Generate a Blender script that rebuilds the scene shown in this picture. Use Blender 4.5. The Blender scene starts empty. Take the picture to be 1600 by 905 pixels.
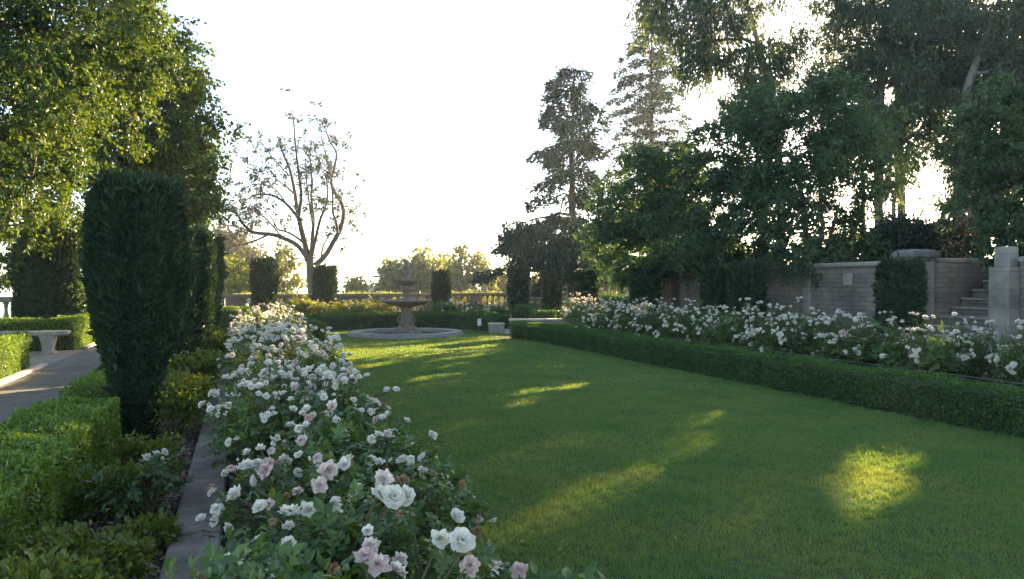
import bpy, math, random
import numpy as np
rng = np.random.default_rng(7)
random.seed(7)
PI = math.pi
C = bpy.context.scene
COL = C.collection
# ------------------------------------------------------------------ camera numbers
F_PX, HOR, HCAM, YAW = 1200.0, 442.0, 1.6, math.radians(19.29)
SY, CY = math.sin(YAW), math.cos(YAW)
def W(u, d):
    r = (u - 800) / F_PX * d
    return (d * SY + r * CY, d * CY - r * SY)
def H(v, d):
    return HCAM + (HOR - v) / F_PX * d
def W3(u, v, d):
    x, y = W(u, d)
    return np.array((x, y, H(v, d)))
ELEV = math.radians(15.0)
SUNXY = np.array((0.80, 0.60))
SUN = np.array((SUNXY[0] * math.cos(ELEV), SUNXY[1] * math.cos(ELEV), math.sin(ELEV)))

# ------------------------------------------------------------------ numpy mesh builder
def nrm(a):
    return a / (np.linalg.norm(a, axis=-1, keepdims=True) + 1e-9)
def rand_dirs(n):
    return nrm(rng.normal(size=(n, 3)))
class MB:
    def __init__(s):
        s.v, s.f, s.n = [], [], 0
    def add(s, verts, faces, mat=0, smooth=False):
        verts = np.asarray(verts, float).reshape(-1, 3)
        if isinstance(faces, np.ndarray):
            groups = [faces]
        else:
            d = {}
            for f in faces:
                d.setdefault(len(f), []).append(f)
            groups = [np.array(g) for g in d.values()]
        for g in groups:
            if len(g):
                s.f.append((g + s.n, mat, smooth))
        s.v.append(verts)
        s.n += len(verts)
    def inst(s, tv, tf, pos, R, scale, mat=0, smooth=False):
        tv = np.asarray(tv, float)
        n = len(pos)
        if n == 0:
            return
        scale = np.asarray(scale, float)
        if scale.ndim == 0:
            scale = np.full(n, float(scale))
        if scale.ndim == 1:
            loc = tv[None] * scale[:, None, None]
        else:
            loc = tv[None] * scale[:, None, :]
        v = np.einsum('nij,nkj->nki', R, loc) + pos[:, None, :]
        k = len(tv)
        off = (np.arange(n) * k)
        d = {}
        for f in tf:
            d.setdefault(len(f), []).append(f)
        for g in d.values():
            g = np.array(g)
            ff = (g[None] + off[:, None, None]).reshape(-1, g.shape[1])
            s.f.append((ff + s.n, mat, smooth))
        s.v.append(v.reshape(-1, 3))
        s.n += n * k
    def box(s, a, b, mat=0):
        x0, y0, z0 = a; x1, y1, z1 = b
        v = [(x0,y0,z0),(x1,y0,z0),(x1,y1,z0),(x0,y1,z0),(x0,y0,z1),(x1,y0,z1),(x1,y1,z1),(x0,y1,z1)]
        s.add(v, [(0,3,2,1),(4,5,6,7),(0,1,5,4),(1,2,6,5),(2,3,7,6),(3,0,4,7)], mat)
    def bbox(s, a, b, bev=0.01, mat=0):
        # box with chamfered top edges and vertical corners
        x0, y0, z0 = a; x1, y1, z1 = b
        def ring(i, z):
            return [(x0+bev+i,y0+i,z),(x1-bev-i,y0+i,z),(x1-i,y0+bev+i,z),(x1-i,y1-bev-i,z),(x1-bev-i,y1-i,z),(x0+bev+i,y1-i,z),(x0+i,y1-bev-i,z),(x0+i,y0+bev+i,z)]
        v = ring(bev, z0) + ring(0, z0+bev) + ring(0, z1-bev) + ring(bev, z1)
        f = []
        for k in range(3):
            for i in range(8):
                j = (i+1) % 8
                f.append((k*8+i, k*8+j, (k+1)*8+j, (k+1)*8+i))
        f.append(tuple(range(24, 32))); f.append(tuple(reversed(range(8))))
        s.add(v, f, mat)
    def lathe(s, prof, c=(0,0,0), n=40, mat=0, smooth=True, cap=True, wob=None):
        prof = np.array(prof, float)
        a = np.linspace(0, 2*PI, n, endpoint=False)
        r = prof[:, 0][:, None] * np.ones(n)[None]
        if wob is not None:
            r = r * wob(a)[None]
        v = np.stack([r*np.cos(a)+c[0], r*np.sin(a)+c[1], np.repeat(prof[:, 1][:, None], n, 1)+c[2]], -1).reshape(-1, 3)
        m = len(prof)
        i, j = np.meshgrid(np.arange(m-1), np.arange(n), indexing='ij')
        j2 = (j+1) % n
        f = np.stack([i*n+j, i*n+j2, (i+1)*n+j2, (i+1)*n+j], -1).reshape(-1, 4)
        s.add(v, f, mat, smooth)
        if cap:
            for k, rev in ((0, True), (m-1, False)):
                if prof[k, 0] > 1e-4:
                    idx = np.arange(n) + k*n
                    vv = v[idx]
                    s.add(vv, np.array([np.arange(n)[::-1] if rev else np.arange(n)]), mat)
    def tubes(s, p0, p1, r0, r1, k=5, mat=0):
        p0 = np.asarray(p0, float); p1 = np.asarray(p1, float)
        n = len(p0)
        if n == 0: return
        d = nrm(p1 - p0)
        ref = np.where(np.abs(d[:, 2:3]) < 0.9, np.array([[0, 0, 1.0]]), np.array([[1.0, 0, 0]]))
        x = nrm(np.cross(d, ref)); y = np.cross(d, x)
        a = np.linspace(0, 2*PI, k, endpoint=False)
        ring = x[:, None]*np.cos(a)[None, :, None] + y[:, None]*np.sin(a)[None, :, None]
        v = np.concatenate([p0[:, None] + ring*np.asarray(r0)[:, None, None], p1[:, None] + ring*np.asarray(r1)[:, None, None]], 1)
        j = np.arange(k); j2 = (j+1) % k
        t = np.stack([j, j2, j2+k, j+k], -1)
        ff = (t[None] + (np.arange(n)*2*k)[:, None, None]).reshape(-1, 4)
        s.add(v.reshape(-1, 3), ff[:, ::-1], mat, True)
    def path(s, pts, rad, k=6, mat=0):
        pts = np.asarray(pts, float); rad = np.asarray(rad, float)
        s.tubes(pts[:-1], pts[1:], rad[:-1], rad[1:], k, mat)
    def build(s, name, mats, parent=None, loc=None):
        me = bpy.data.meshes.new(name)
        v = np.concatenate(s.v) if s.v else np.zeros((0, 3))
        if loc is not None:
            v = v - np.asarray(loc)[None]
        loops = np.concatenate([f.reshape(-1) for f, _, _ in s.f]).astype(np.int32)
        tot = np.concatenate([np.full(len(f), f.shape[1], np.int32) for f, _, _ in s.f])
        mi = np.concatenate([np.full(len(f), m, np.int32) for f, m, _ in s.f])
        sm = np.concatenate([np.full(len(f), q, bool) for f, _, q in s.f])
        st = np.concatenate([[0], np.cumsum(tot)[:-1]]).astype(np.int32)
        me.vertices.add(len(v)); me.vertices.foreach_set('co', v.astype(np.float32).reshape(-1))
        me.loops.add(len(loops)); me.loops.foreach_set('vertex_index', loops)
        me.polygons.add(len(tot)); me.polygons.foreach_set('loop_start', st)
        me.polygons.foreach_set('material_index', mi); me.polygons.foreach_set('use_smooth', sm)
        me.update(calc_edges=True)
        for m in (mats if isinstance(mats, (list, tuple)) else [mats]):
            me.materials.append(m)
        o = bpy.data.objects.new(name, me)
        COL.objects.link(o)
        if parent is not None:
            o.parent = parent
        if loc is not None and parent is None:
            o.location = loc
        return o

def tag(o, label=None, cat=None, group=None, kind=None):
    if label: o['label'] = label
    if cat: o['category'] = cat
    if group: o['group'] = group
    if kind: o['kind'] = kind
    return o
def empty(name, loc, label, cat, group=None):
    o = bpy.data.objects.new(name, None)
    COL.objects.link(o)
    o.location = loc
    o.empty_display_size = 0.2
    return tag(o, label, cat, group)
# parts are built in the thing's local space
def frames(y, z):
    y = nrm(y); x = nrm(np.cross(y, z)); z = np.cross(x, y)
    return np.stack([x, y, z], -1)

# leaf shapes (length 1 along y)
LEAF = (np.array([(0,0,0),(0.30,0.45,0.10),(0,1,-0.06),(-0.30,0.45,0.10)]), [(0,1,2),(0,2,3)])
SLIM = (np.array([(0,0,0),(0.11,0.4,0.03),(0,1,-0.10),(-0.11,0.4,0.03)]), [(0,1,2),(0,2,3)])
OVAL = (np.array([(0,0,0),(0.26,0.22,0.09),(0.31,0.55,0.11),(0,1,-0.12),(-0.31,0.55,0.11),(-0.26,0.22,0.09),(0,0.5,-0.02)]),
        [(0,1,6),(1,2,6),(2,3,6),(3,4,6),(4,5,6),(5,0,6)])
def compound(leaf, n_pairs=2):
    tv, tf = leaf
    V, Fc = [], []
    specs = [((0, 0.55, 0), 0.0, 0.45)]
    for k in range(n_pairs):
        yy = 0.46 - 0.24*k
        specs += [((0, yy, 0), -1.15, 0.38-0.03*k), ((0, yy, 0), 1.15, 0.38-0.03*k)]
    for p, a, sc in specs:
        ca, sa = math.cos(a), math.sin(a)
        R = np.array([[ca, -sa, 0], [sa, ca, 0], [0, 0, 1]])
        vv = (np.array(tv)*sc) @ R.T + np.array(p)
        vv[:, 2] -= 0.15*(vv[:, 1]**2) + 0.1*np.abs(vv[:, 0])
        n0 = len(V)
        V += [tuple(q) for q in vv]
        Fc += [tuple(i+n0 for i in f) for f in tf]
    return (np.array(V), Fc)
ROSELEAF = compound(OVAL)
ROSELEAF_LO = compound(LEAF)

# ------------------------------------------------------------------ materials
def new_mat(name):
    m = bpy.data.materials.new(name)
    m.use_nodes = True
    nt = m.node_tree
    nt.nodes.clear()
    return m, nt, nt.nodes.new('ShaderNodeOutputMaterial')
def ramp(nt, stops):
    r = nt.nodes.new('ShaderNodeValToRGB')
    e = r.color_ramp.elements
    while len(e) < len(stops): e.new(0.5)
    for el, (p, c) in zip(e, stops):
        el.position = p; el.color = (*c, 1)
    return r
def leaf_mat(name, dark, mid, light, trans=0.35, tcol=None, rough=0.5, noise=1.3, spec=0.35, nw=0.5, iw=0.55):
    m, nt, out = new_mat(name)
    L = nt.links
    geo = nt.nodes.new('ShaderNodeNewGeometry')
    tc = nt.nodes.new('ShaderNodeTexCoord')
    nz = nt.nodes.new('ShaderNodeTexNoise'); nz.inputs['Scale'].default_value = noise; nz.inputs['Detail'].default_value = 2
    L.new(tc.outputs['Object'], nz.inputs['Vector'])
    mx = nt.nodes.new('ShaderNodeMath'); mx.operation = 'MULTIPLY_ADD'
    L.new(geo.outputs['Random Per Island'], mx.inputs[0]); mx.inputs[1].default_value = iw
    m2 = nt.nodes.new('ShaderNodeMath'); m2.operation = 'MULTIPLY'; m2.inputs[1].default_value = nw
    L.new(nz.outputs['Fac'], m2.inputs[0]); L.new(m2.outputs[0], mx.inputs[2])
    rp = ramp(nt, [(0.15, dark), (0.5, mid), (0.85, light)])
    L.new(mx.outputs[0], rp.inputs[0])
    p = nt.nodes.new('ShaderNodeBsdfPrincipled')
    p.inputs['Roughness'].default_value = rough
    p.inputs['Specular IOR Level'].default_value = spec
    L.new(rp.outputs[0], p.inputs['Base Color'])
    t = nt.nodes.new('ShaderNodeBsdfTranslucent')
    if tcol is None: tcol = (1.5, 1.5, 0.6)
    mc = nt.nodes.new('ShaderNodeMix'); mc.data_type = 'RGBA'; mc.blend_type = 'MULTIPLY'; mc.inputs['Factor'].default_value = 1
    mc.clamp_result = False
    L.new(rp.outputs[0], mc.inputs['A']); mc.inputs['B'].default_value = (*tcol, 1)
    L.new(mc.outputs['Result'], t.inputs['Color'])
    ms = nt.nodes.new('ShaderNodeMixShader'); ms.inputs[0].default_value = trans
    L.new(p.outputs[0], ms.inputs[1]); L.new(t.outputs[0], ms.inputs[2])
    L.new(ms.outputs[0], out.inputs[0])
    return m
def surf_mat(name, stops, scale=4.0, detail=6, rough=0.85, bump=0.3, bscale=30.0, spec=0.3, stretch=(1,1,1), coord='Object'):
    m, nt, out = new_mat(name)
    L = nt.links
    tc = nt.nodes.new('ShaderNodeTexCoord'); mp = nt.nodes.new('ShaderNodeMapping')
    mp.inputs['Scale'].default_value = stretch
    L.new(tc.outputs[coord], mp.inputs[0])
    nz = nt.nodes.new('ShaderNodeTexNoise'); nz.inputs['Scale'].default_value = scale; nz.inputs['Detail'].default_value = detail
    nz.inputs['Roughness'].default_value = 0.65
    L.new(mp.outputs[0], nz.inputs['Vector'])
    rp = ramp(nt, stops); L.new(nz.outputs['Fac'], rp.inputs[0])
    p = nt.nodes.new('ShaderNodeBsdfPrincipled'); p.inputs['Roughness'].default_value = rough; p.inputs['Specular IOR Level'].default_value = spec
    L.new(rp.outputs[0], p.inputs['Base Color'])
    if bump:
        n2 = nt.nodes.new('ShaderNodeTexNoise'); n2.inputs['Scale'].default_value = bscale; n2.inputs['Detail'].default_value = 5
        L.new(mp.outputs[0], n2.inputs['Vector'])
        b = nt.nodes.new('ShaderNodeBump'); b.inputs['Strength'].default_value = bump; b.inputs['Distance'].default_value = 0.02
        L.new(n2.outputs['Fac'], b.inputs['Height']); L.new(b.outputs[0], p.inputs['Normal'])
    L.new(p.outputs[0], out.inputs[0])
    return m
def petal_mat(name, stops, trans=0.5):
    m, nt, out = new_mat(name); L = nt.links
    geo = nt.nodes.new('ShaderNodeNewGeometry'); oi = nt.nodes.new('ShaderNodeObjectInfo')
    a = nt.nodes.new('ShaderNodeMath'); a.operation = 'MULTIPLY_ADD'; a.inputs[1].default_value = 0.45
    L.new(geo.outputs['Random Per Island'], a.inputs[0])
    b = nt.nodes.new('ShaderNodeMath'); b.operation = 'MULTIPLY'; b.inputs[1].default_value = 0.55
    L.new(oi.outputs['Random'], b.inputs[0]); L.new(b.outputs[0], a.inputs[2])
    rp = ramp(nt, stops); L.new(a.outputs[0], rp.inputs[0])
    p = nt.nodes.new('ShaderNodeBsdfPrincipled'); p.inputs['Roughness'].default_value = 0.6; p.inputs['Specular IOR Level'].default_value = 0.2
    L.new(rp.outputs[0], p.inputs['Base Color'])
    t = nt.nodes.new('ShaderNodeBsdfTranslucent'); L.new(rp.outputs[0], t.inputs['Color'])
    ms = nt.nodes.new('ShaderNodeMixShader'); ms.inputs[0].default_value = trans
    L.new(p.outputs[0], ms.inputs[1]); L.new(t.outputs[0], ms.inputs[2]); L.new(ms.outputs[0], out.inputs[0])
    return m
def masonry_mat(name, c1, c2, mortar, bw=0.42, bh=0.11, msize=0.012):
    m, nt, out = new_mat(name); L = nt.links
    tc = nt.nodes.new('ShaderNodeTexCoord'); sp = nt.nodes.new('ShaderNodeSeparateXYZ'); L.new(tc.outputs['Object'], sp.inputs[0])
    ad = nt.nodes.new('ShaderNodeMath'); ad.operation = 'ADD'; L.new(sp.outputs[0], ad.inputs[0]); L.new(sp.outputs[1], ad.inputs[1])
    cb = nt.nodes.new('ShaderNodeCombineXYZ'); L.new(ad.outputs[0], cb.inputs[0]); L.new(sp.outputs[2], cb.inputs[1])
    nw = nt.nodes.new('ShaderNodeTexNoise'); nw.inputs['Scale'].default_value = 3.0; L.new(tc.outputs['Object'], nw.inputs['Vector'])
    mv = nt.nodes.new('ShaderNodeVectorMath'); mv.operation = 'MULTIPLY_ADD'; mv.inputs[1].default_value = (0.03, 0.03, 0)
    L.new(nw.outputs['Color'], mv.inputs[0]); L.new(cb.outputs[0], mv.inputs[2])
    br = nt.nodes.new('ShaderNodeTexBrick'); L.new(mv.outputs[0], br.inputs['Vector'])
    br.inputs['Color1'].default_value = (*c1, 1); br.inputs['Color2'].default_value = (*c2, 1); br.inputs['Mortar'].default_value = (*mortar, 1)
    br.inputs['Scale'].default_value = 1.0; br.inputs['Brick Width'].default_value = bw; br.inputs['Row Height'].default_value = bh
    br.inputs['Mortar Size'].default_value = msize; br.inputs['Mortar Smooth'].default_value = 0.4
    n2 = nt.nodes.new('ShaderNodeTexNoise'); n2.inputs['Scale'].default_value = 1.1; n2.inputs['Detail'].default_value = 8; n2.inputs['Roughness'].default_value = 0.7
    L.new(tc.outputs['Object'], n2.inputs['Vector'])
    rp = ramp(nt, [(0.3, (0.38, 0.37, 0.38)), (0.5, (0.8, 0.78, 0.77)), (0.68, (1.12, 1.06, 1.0))]); L.new(n2.outputs['Fac'], rp.inputs[0])
    mx = nt.nodes.new('ShaderNodeMix'); mx.data_type = 'RGBA'; mx.blend_type = 'MULTIPLY'; mx.inputs['Factor'].default_value = 1
    L.new(br.outputs['Color'], mx.inputs['A']); L.new(rp.outputs[0], mx.inputs['B'])
    p = nt.nodes.new('ShaderNodeBsdfPrincipled'); p.inputs['Roughness'].default_value = 0.9
    L.new(mx.outputs['Result'], p.inputs['Base Color'])
    b = nt.nodes.new('ShaderNodeBump'); b.inputs['Strength'].default_value = 0.6; b.inputs['Distance'].default_value = 0.02; b.invert = True
    L.new(br.outputs['Fac'], b.inputs['Height'])
    n3 = nt.nodes.new('ShaderNodeTexNoise'); n3.inputs['Scale'].default_value = 25; n3.inputs['Detail'].default_value = 6; L.new(tc.outputs['Object'], n3.inputs['Vector'])
    b2 = nt.nodes.new('ShaderNodeBump'); b2.inputs['Strength'].default_value = 0.35; b2.inputs['Distance'].default_value = 0.02
    L.new(n3.outputs['Fac'], b2.inputs['Height']); L.new(b.outputs[0], b2.inputs['Normal']); L.new(b2.outputs[0], p.inputs['Normal'])
    L.new(p.outputs[0], out.inputs[0])
    return m

M = {}
M['grass'] = leaf_mat('grass_blades', (0.052,0.130,0.043), (0.088,0.196,0.063), (0.160,0.225,0.080), 0.35, (2.0,1.6,0.45), 0.6, 1.1, 0.15, 1.0, 0.30)
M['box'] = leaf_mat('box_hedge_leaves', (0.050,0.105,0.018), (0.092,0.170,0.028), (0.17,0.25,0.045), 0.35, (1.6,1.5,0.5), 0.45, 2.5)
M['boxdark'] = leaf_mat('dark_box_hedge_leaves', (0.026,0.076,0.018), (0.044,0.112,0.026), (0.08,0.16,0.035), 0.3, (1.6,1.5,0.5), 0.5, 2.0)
M['yew'] = leaf_mat('yew_needles', (0.016,0.036,0.020), (0.024,0.050,0.026), (0.040,0.072,0.034), 0.15, (1.6,1.4,0.6), 0.6, 2.0, 0.2)
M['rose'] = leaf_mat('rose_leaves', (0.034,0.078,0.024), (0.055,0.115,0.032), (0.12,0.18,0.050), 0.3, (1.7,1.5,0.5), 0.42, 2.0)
M['rose_sunlit'] = leaf_mat('sunlit_rose_leaves', (0.06,0.10,0.022), (0.115,0.15,0.03), (0.20,0.20,0.05), 0.45, (1.8,1.5,0.6), 0.5, 2.0)  # rose leaves with the yellow of low sun put into their colour
M['azalea'] = leaf_mat('low_shrub_leaves', (0.055,0.10,0.016), (0.10,0.145,0.022), (0.19,0.21,0.035), 0.35, (1.6,1.4,0.5), 0.45, 5.0)
M['bigtree'] = leaf_mat('broad_tree_leaves', (0.024,0.055,0.018), (0.048,0.092,0.022), (0.105,0.15,0.028), 0.30, (2.1,1.75,0.42), 0.45, 0.8, 0.3)
M['row'] = leaf_mat('row_tree_leaves', (0.022,0.054,0.030), (0.038,0.082,0.040), (0.075,0.125,0.046), 0.28, (2.0,1.8,0.5), 0.5, 0.7)
M['euc'] = leaf_mat('eucalyptus_leaves', (0.032,0.060,0.034), (0.050,0.082,0.044), (0.095,0.115,0.045), 0.35, (1.9,1.6,0.5), 0.5, 0.5)
M['cedar'] = leaf_mat('cedar_needles', (0.020,0.044,0.034), (0.032,0.062,0.044), (0.055,0.085,0.052), 0.04, (1.4,1.5,0.9), 0.8, 0.6, 0.03)
M['far'] = leaf_mat('far_tree_leaves', (0.06,0.085,0.04), (0.10,0.125,0.055), (0.17,0.18,0.075), 0.4, (1.8,1.6,0.6), 0.55, 0.3)
M['farlime'] = leaf_mat('bright_bush_leaves', (0.08,0.12,0.02), (0.14,0.18,0.03), (0.21,0.23,0.05), 0.45, (1.8,1.6,0.5), 0.5, 0.4)
M['brownleaf'] = leaf_mat('dry_brown_leaves', (0.07,0.07,0.045), (0.115,0.10,0.065), (0.16,0.145,0.085), 0.3, (1.4,1.3,0.8), 0.6, 0.4)
M['tuft'] = leaf_mat('sparse_tree_leaves', (0.03,0.04,0.025), (0.05,0.06,0.03), (0.09,0.10,0.035), 0.3, (1.6,1.4,0.5), 0.55, 0.4)
M['darkbush'] = leaf_mat('dark_bush_leaves', (0.014,0.028,0.018), (0.022,0.040,0.024), (0.036,0.058,0.03), 0.15, (1.6,1.4,0.6), 0.55, 1.0, 0.2)
M['core'] = surf_mat('inner_twigs', [(0.3,(0.020,0.026,0.012)),(0.7,(0.040,0.048,0.022))], 14, bump=0.6)
M['bark'] = surf_mat('brown_bark', [(0.3,(0.055,0.042,0.032)),(0.7,(0.13,0.10,0.075))], 6, bump=0.7, bscale=18, stretch=(1,1,0.25))
M['barkred'] = surf_mat('reddish_bark', [(0.3,(0.075,0.052,0.036)),(0.7,(0.16,0.11,0.075))], 6, bump=0.6, bscale=18, stretch=(1,1,0.25))
M['barkpale'] = surf_mat('pale_eucalyptus_bark', [(0.3,(0.11,0.092,0.075)),(0.7,(0.24,0.21,0.175))], 3, bump=0.3, bscale=10, stretch=(1,1,0.25))
M['barkgrey'] = surf_mat('grey_bark', [(0.3,(0.06,0.052,0.045)),(0.7,(0.13,0.112,0.095))], 4, bump=0.5, bscale=14, stretch=(1,1,0.3))
M['cane'] = surf_mat('rose_canes', [(0.3,(0.05,0.06,0.02)),(0.7,(0.12,0.09,0.05))], 12, bump=0)
M['stone'] = surf_mat('weathered_stone', [(0.25,(0.16,0.14,0.115)),(0.5,(0.27,0.24,0.20)),(0.75,(0.38,0.34,0.29))], 5, 9, 0.9, 0.45, 40)
M['darkstone'] = surf_mat('dark_cap_stone', [(0.25,(0.08,0.078,0.075)),(0.75,(0.19,0.18,0.165))], 6, 9, 0.92, 0.5, 40)  # darker grey mottled stone for the pillar cap
M['kerb'] = surf_mat('kerb_stone', [(0.28,(0.09,0.072,0.058)),(0.5,(0.20,0.162,0.13)),(0.75,(0.32,0.27,0.22))], 2.6, 12, 0.92, 0.8, 38)
M['palestone'] = surf_mat('pale_stone', [(0.25,(0.30,0.28,0.24)),(0.75,(0.52,0.48,0.42))], 6, 8, 0.88, 0.3, 45)
M['fount'] = surf_mat('fountain_stone', [(0.25,(0.095,0.070,0.054)),(0.5,(0.185,0.14,0.11)),(0.78,(0.29,0.23,0.185))], 7, 8, 0.85, 0.45, 40)
M['rim'] = surf_mat('pool_rim_stone', [(0.25,(0.15,0.14,0.115)),(0.75,(0.29,0.27,0.23))], 6, 8, 0.85, 0.3, 45)
M['wall'] = masonry_mat('coursed_wall_stone', (0.25,0.215,0.175), (0.185,0.158,0.13), (0.14,0.12,0.10), 0.36, 0.095, 0.010)
M['pillar'] = masonry_mat('pillar_blocks', (0.32,0.30,0.26), (0.27,0.25,0.215), (0.2,0.185,0.16), 0.6, 0.3, 0.006)
M['balus'] = surf_mat('balustrade_stone', [(0.25,(0.13,0.09,0.07)),(0.75,(0.27,0.20,0.16))], 5, 8, 0.9, 0.4, 40)
M['asphalt'] = surf_mat('path_asphalt', [(0.3,(0.11,0.097,0.082)),(0.55,(0.165,0.148,0.125)),(0.75,(0.22,0.20,0.17))], 2.2, 10, 0.9, 0.4, 120)
M['paving'] = surf_mat('alcove_paving', [(0.3,(0.18,0.155,0.125)),(0.75,(0.30,0.26,0.21))], 4, 8, 0.9, 0.35, 60)
M['soil'] = surf_mat('bed_soil', [(0.3,(0.030,0.022,0.016)),(0.55,(0.062,0.046,0.034)),(0.8,(0.12,0.09,0.065))], 22, 9, 0.95, 0.9, 60)
M['lawn'] = surf_mat('lawn_ground', [(0.25,(0.030,0.052,0.018)),(0.5,(0.055,0.085,0.030)),(0.8,(0.12,0.12,0.055))], 1.2, 12, 0.95, 0.9, 90, 0.1)
M['earth'] = surf_mat('dry_ground', [(0.3,(0.06,0.07,0.03)),(0.7,(0.13,0.12,0.06))], 0.6, 8, 0.95, 0.4, 8, 0.1)
M['turf'] = surf_mat('rough_turf', [(0.3,(0.035,0.06,0.02)),(0.7,(0.08,0.10,0.035))], 2, 8, 0.95, 0.6, 40, 0.1)
M['chip'] = leaf_mat('mulch_chips', (0.06,0.042,0.03), (0.15,0.11,0.08), (0.34,0.27,0.21), 0.0, (1,1,1), 0.9, 4.0, 0.1)
M['metal'] = surf_mat('dull_white_paint', [(0.3,(0.5,0.5,0.47)),(0.7,(0.65,0.65,0.6))], 8, bump=0.05)
M['wire'] = surf_mat('wire_steel', [(0.3,(0.10,0.095,0.085)),(0.7,(0.2,0.19,0.17))], 20, rough=0.5, bump=0)
M['roof'] = surf_mat('grey_roof', [(0.3,(0.28,0.28,0.29)),(0.7,(0.4,0.4,0.41))], 2, bump=0.2)
M['render'] = surf_mat('pale_render', [(0.3,(0.5,0.47,0.42)),(0.7,(0.62,0.58,0.52))], 2, bump=0.1)
M['glass'] = surf_mat('dark_glass', [(0.3,(0.03,0.035,0.04)),(0.7,(0.05,0.055,0.06))], 2, rough=0.1, bump=0, spec=0.6)
M['white'] = petal_mat('white_petals', [(0.0,(0.82,0.77,0.64)),(0.6,(0.82,0.79,0.70)),(1.0,(0.78,0.67,0.58))])
M['pink'] = petal_mat('blush_petals', [(0.0,(0.80,0.74,0.68)),(0.45,(0.77,0.61,0.53)),(0.8,(0.70,0.50,0.48)),(1.0,(0.62,0.46,0.28))])
M['brown'] = petal_mat('wilted_petals', [(0.0,(0.50,0.38,0.25)),(0.5,(0.34,0.21,0.11)),(1.0,(0.20,0.11,0.055))])
m, nt, out = new_mat('pool_water')
p = nt.nodes.new('ShaderNodeBsdfPrincipled'); p.inputs['Base Color'].default_value = (0.05,0.075,0.06,1); p.inputs['Roughness'].default_value = 0.06
nz = nt.nodes.new('ShaderNodeTexNoise'); nz.inputs['Scale'].default_value = 9; b = nt.nodes.new('ShaderNodeBump'); b.inputs['Strength'].default_value = 0.12
nt.links.new(nz.outputs['Fac'], b.inputs['Height']); nt.links.new(b.outputs[0], p.inputs['Normal']); nt.links.new(p.outputs[0], out.inputs[0])
M['water'] = m

# ------------------------------------------------------------------ sun gaps: leaves cut out of the crowns so late sun patches the lawn
GAPS = [(4.8,4.85,1.45,0.34,1.0),(5.5,5.5,0.60,0.32,0.97),(4.75,10.85,0.6,0.17,1.0),(3.9,10.5,0.7,0.15,0.95),(3.4,9.5,0.6,0.17,0.95),
        (5.2,7.8,0.8,0.16,0.9),(4.2,6.6,0.7,0.22,0.82),(2.5,5.25,1.6,0.28,0.82),(3.4,4.6,0.6,0.22,0.8),(2.5,24.6,0.9,0.45,1.0),(4.6,16.0,0.9,0.15,0.85),
        (3.1,7.2,0.8,0.16,0.75),(3.0,12.6,0.7,0.14,0.9),(5.6,13.6,0.6,0.14,0.85),(3.4,18.0,0.9,0.16,0.9),(5.4,18.4,0.7,0.14,0.85),(2.2,8.3,0.7,0.16,0.8),(2.0,6.3,0.7,0.18,0.75),
        (4.4,8.8,0.6,0.16,0.8),(5.9,6.8,0.6,0.16,0.7),(2.3,14.8,0.8,0.15,0.85),(-5.0,13.9,2.4,1.3,1.0),(-5.4,21.8,2.2,1.6,1.0),(-2.7,3.9,1.6,0.30,0.9),(-2.6,5.4,1.3,0.25,0.9),(-1.9,7.6,1.0,0.3,0.9)]
def sun_gap_mask(p):
    g = p[:, :2] - (p[:, 2:3] / math.tan(ELEV)) * SUNXY[None]
    keep = np.ones(len(p), bool)
    for cx, cy, a, b_, pr in GAPS:
        a, b_ = max(a, .6)+.05, max(b_, .19)+.05
        dx, dy = g[:, 0]-cx, g[:, 1]-cy
        l = (dx*SUNXY[0] + dy*SUNXY[1])/a; t = (-dx*SUNXY[1] + dy*SUNXY[0])/b_
        inside = (l*l + t*t) < 0.85 + .6*np.sin(7*g[:, 0]+3*g[:, 1])*np.sin(9*g[:, 1]-4*g[:, 0]) + rng.uniform(-.2, .2, len(p))
        keep &= ~(inside & (rng.random(len(p)) < pr))
    return keep

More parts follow.
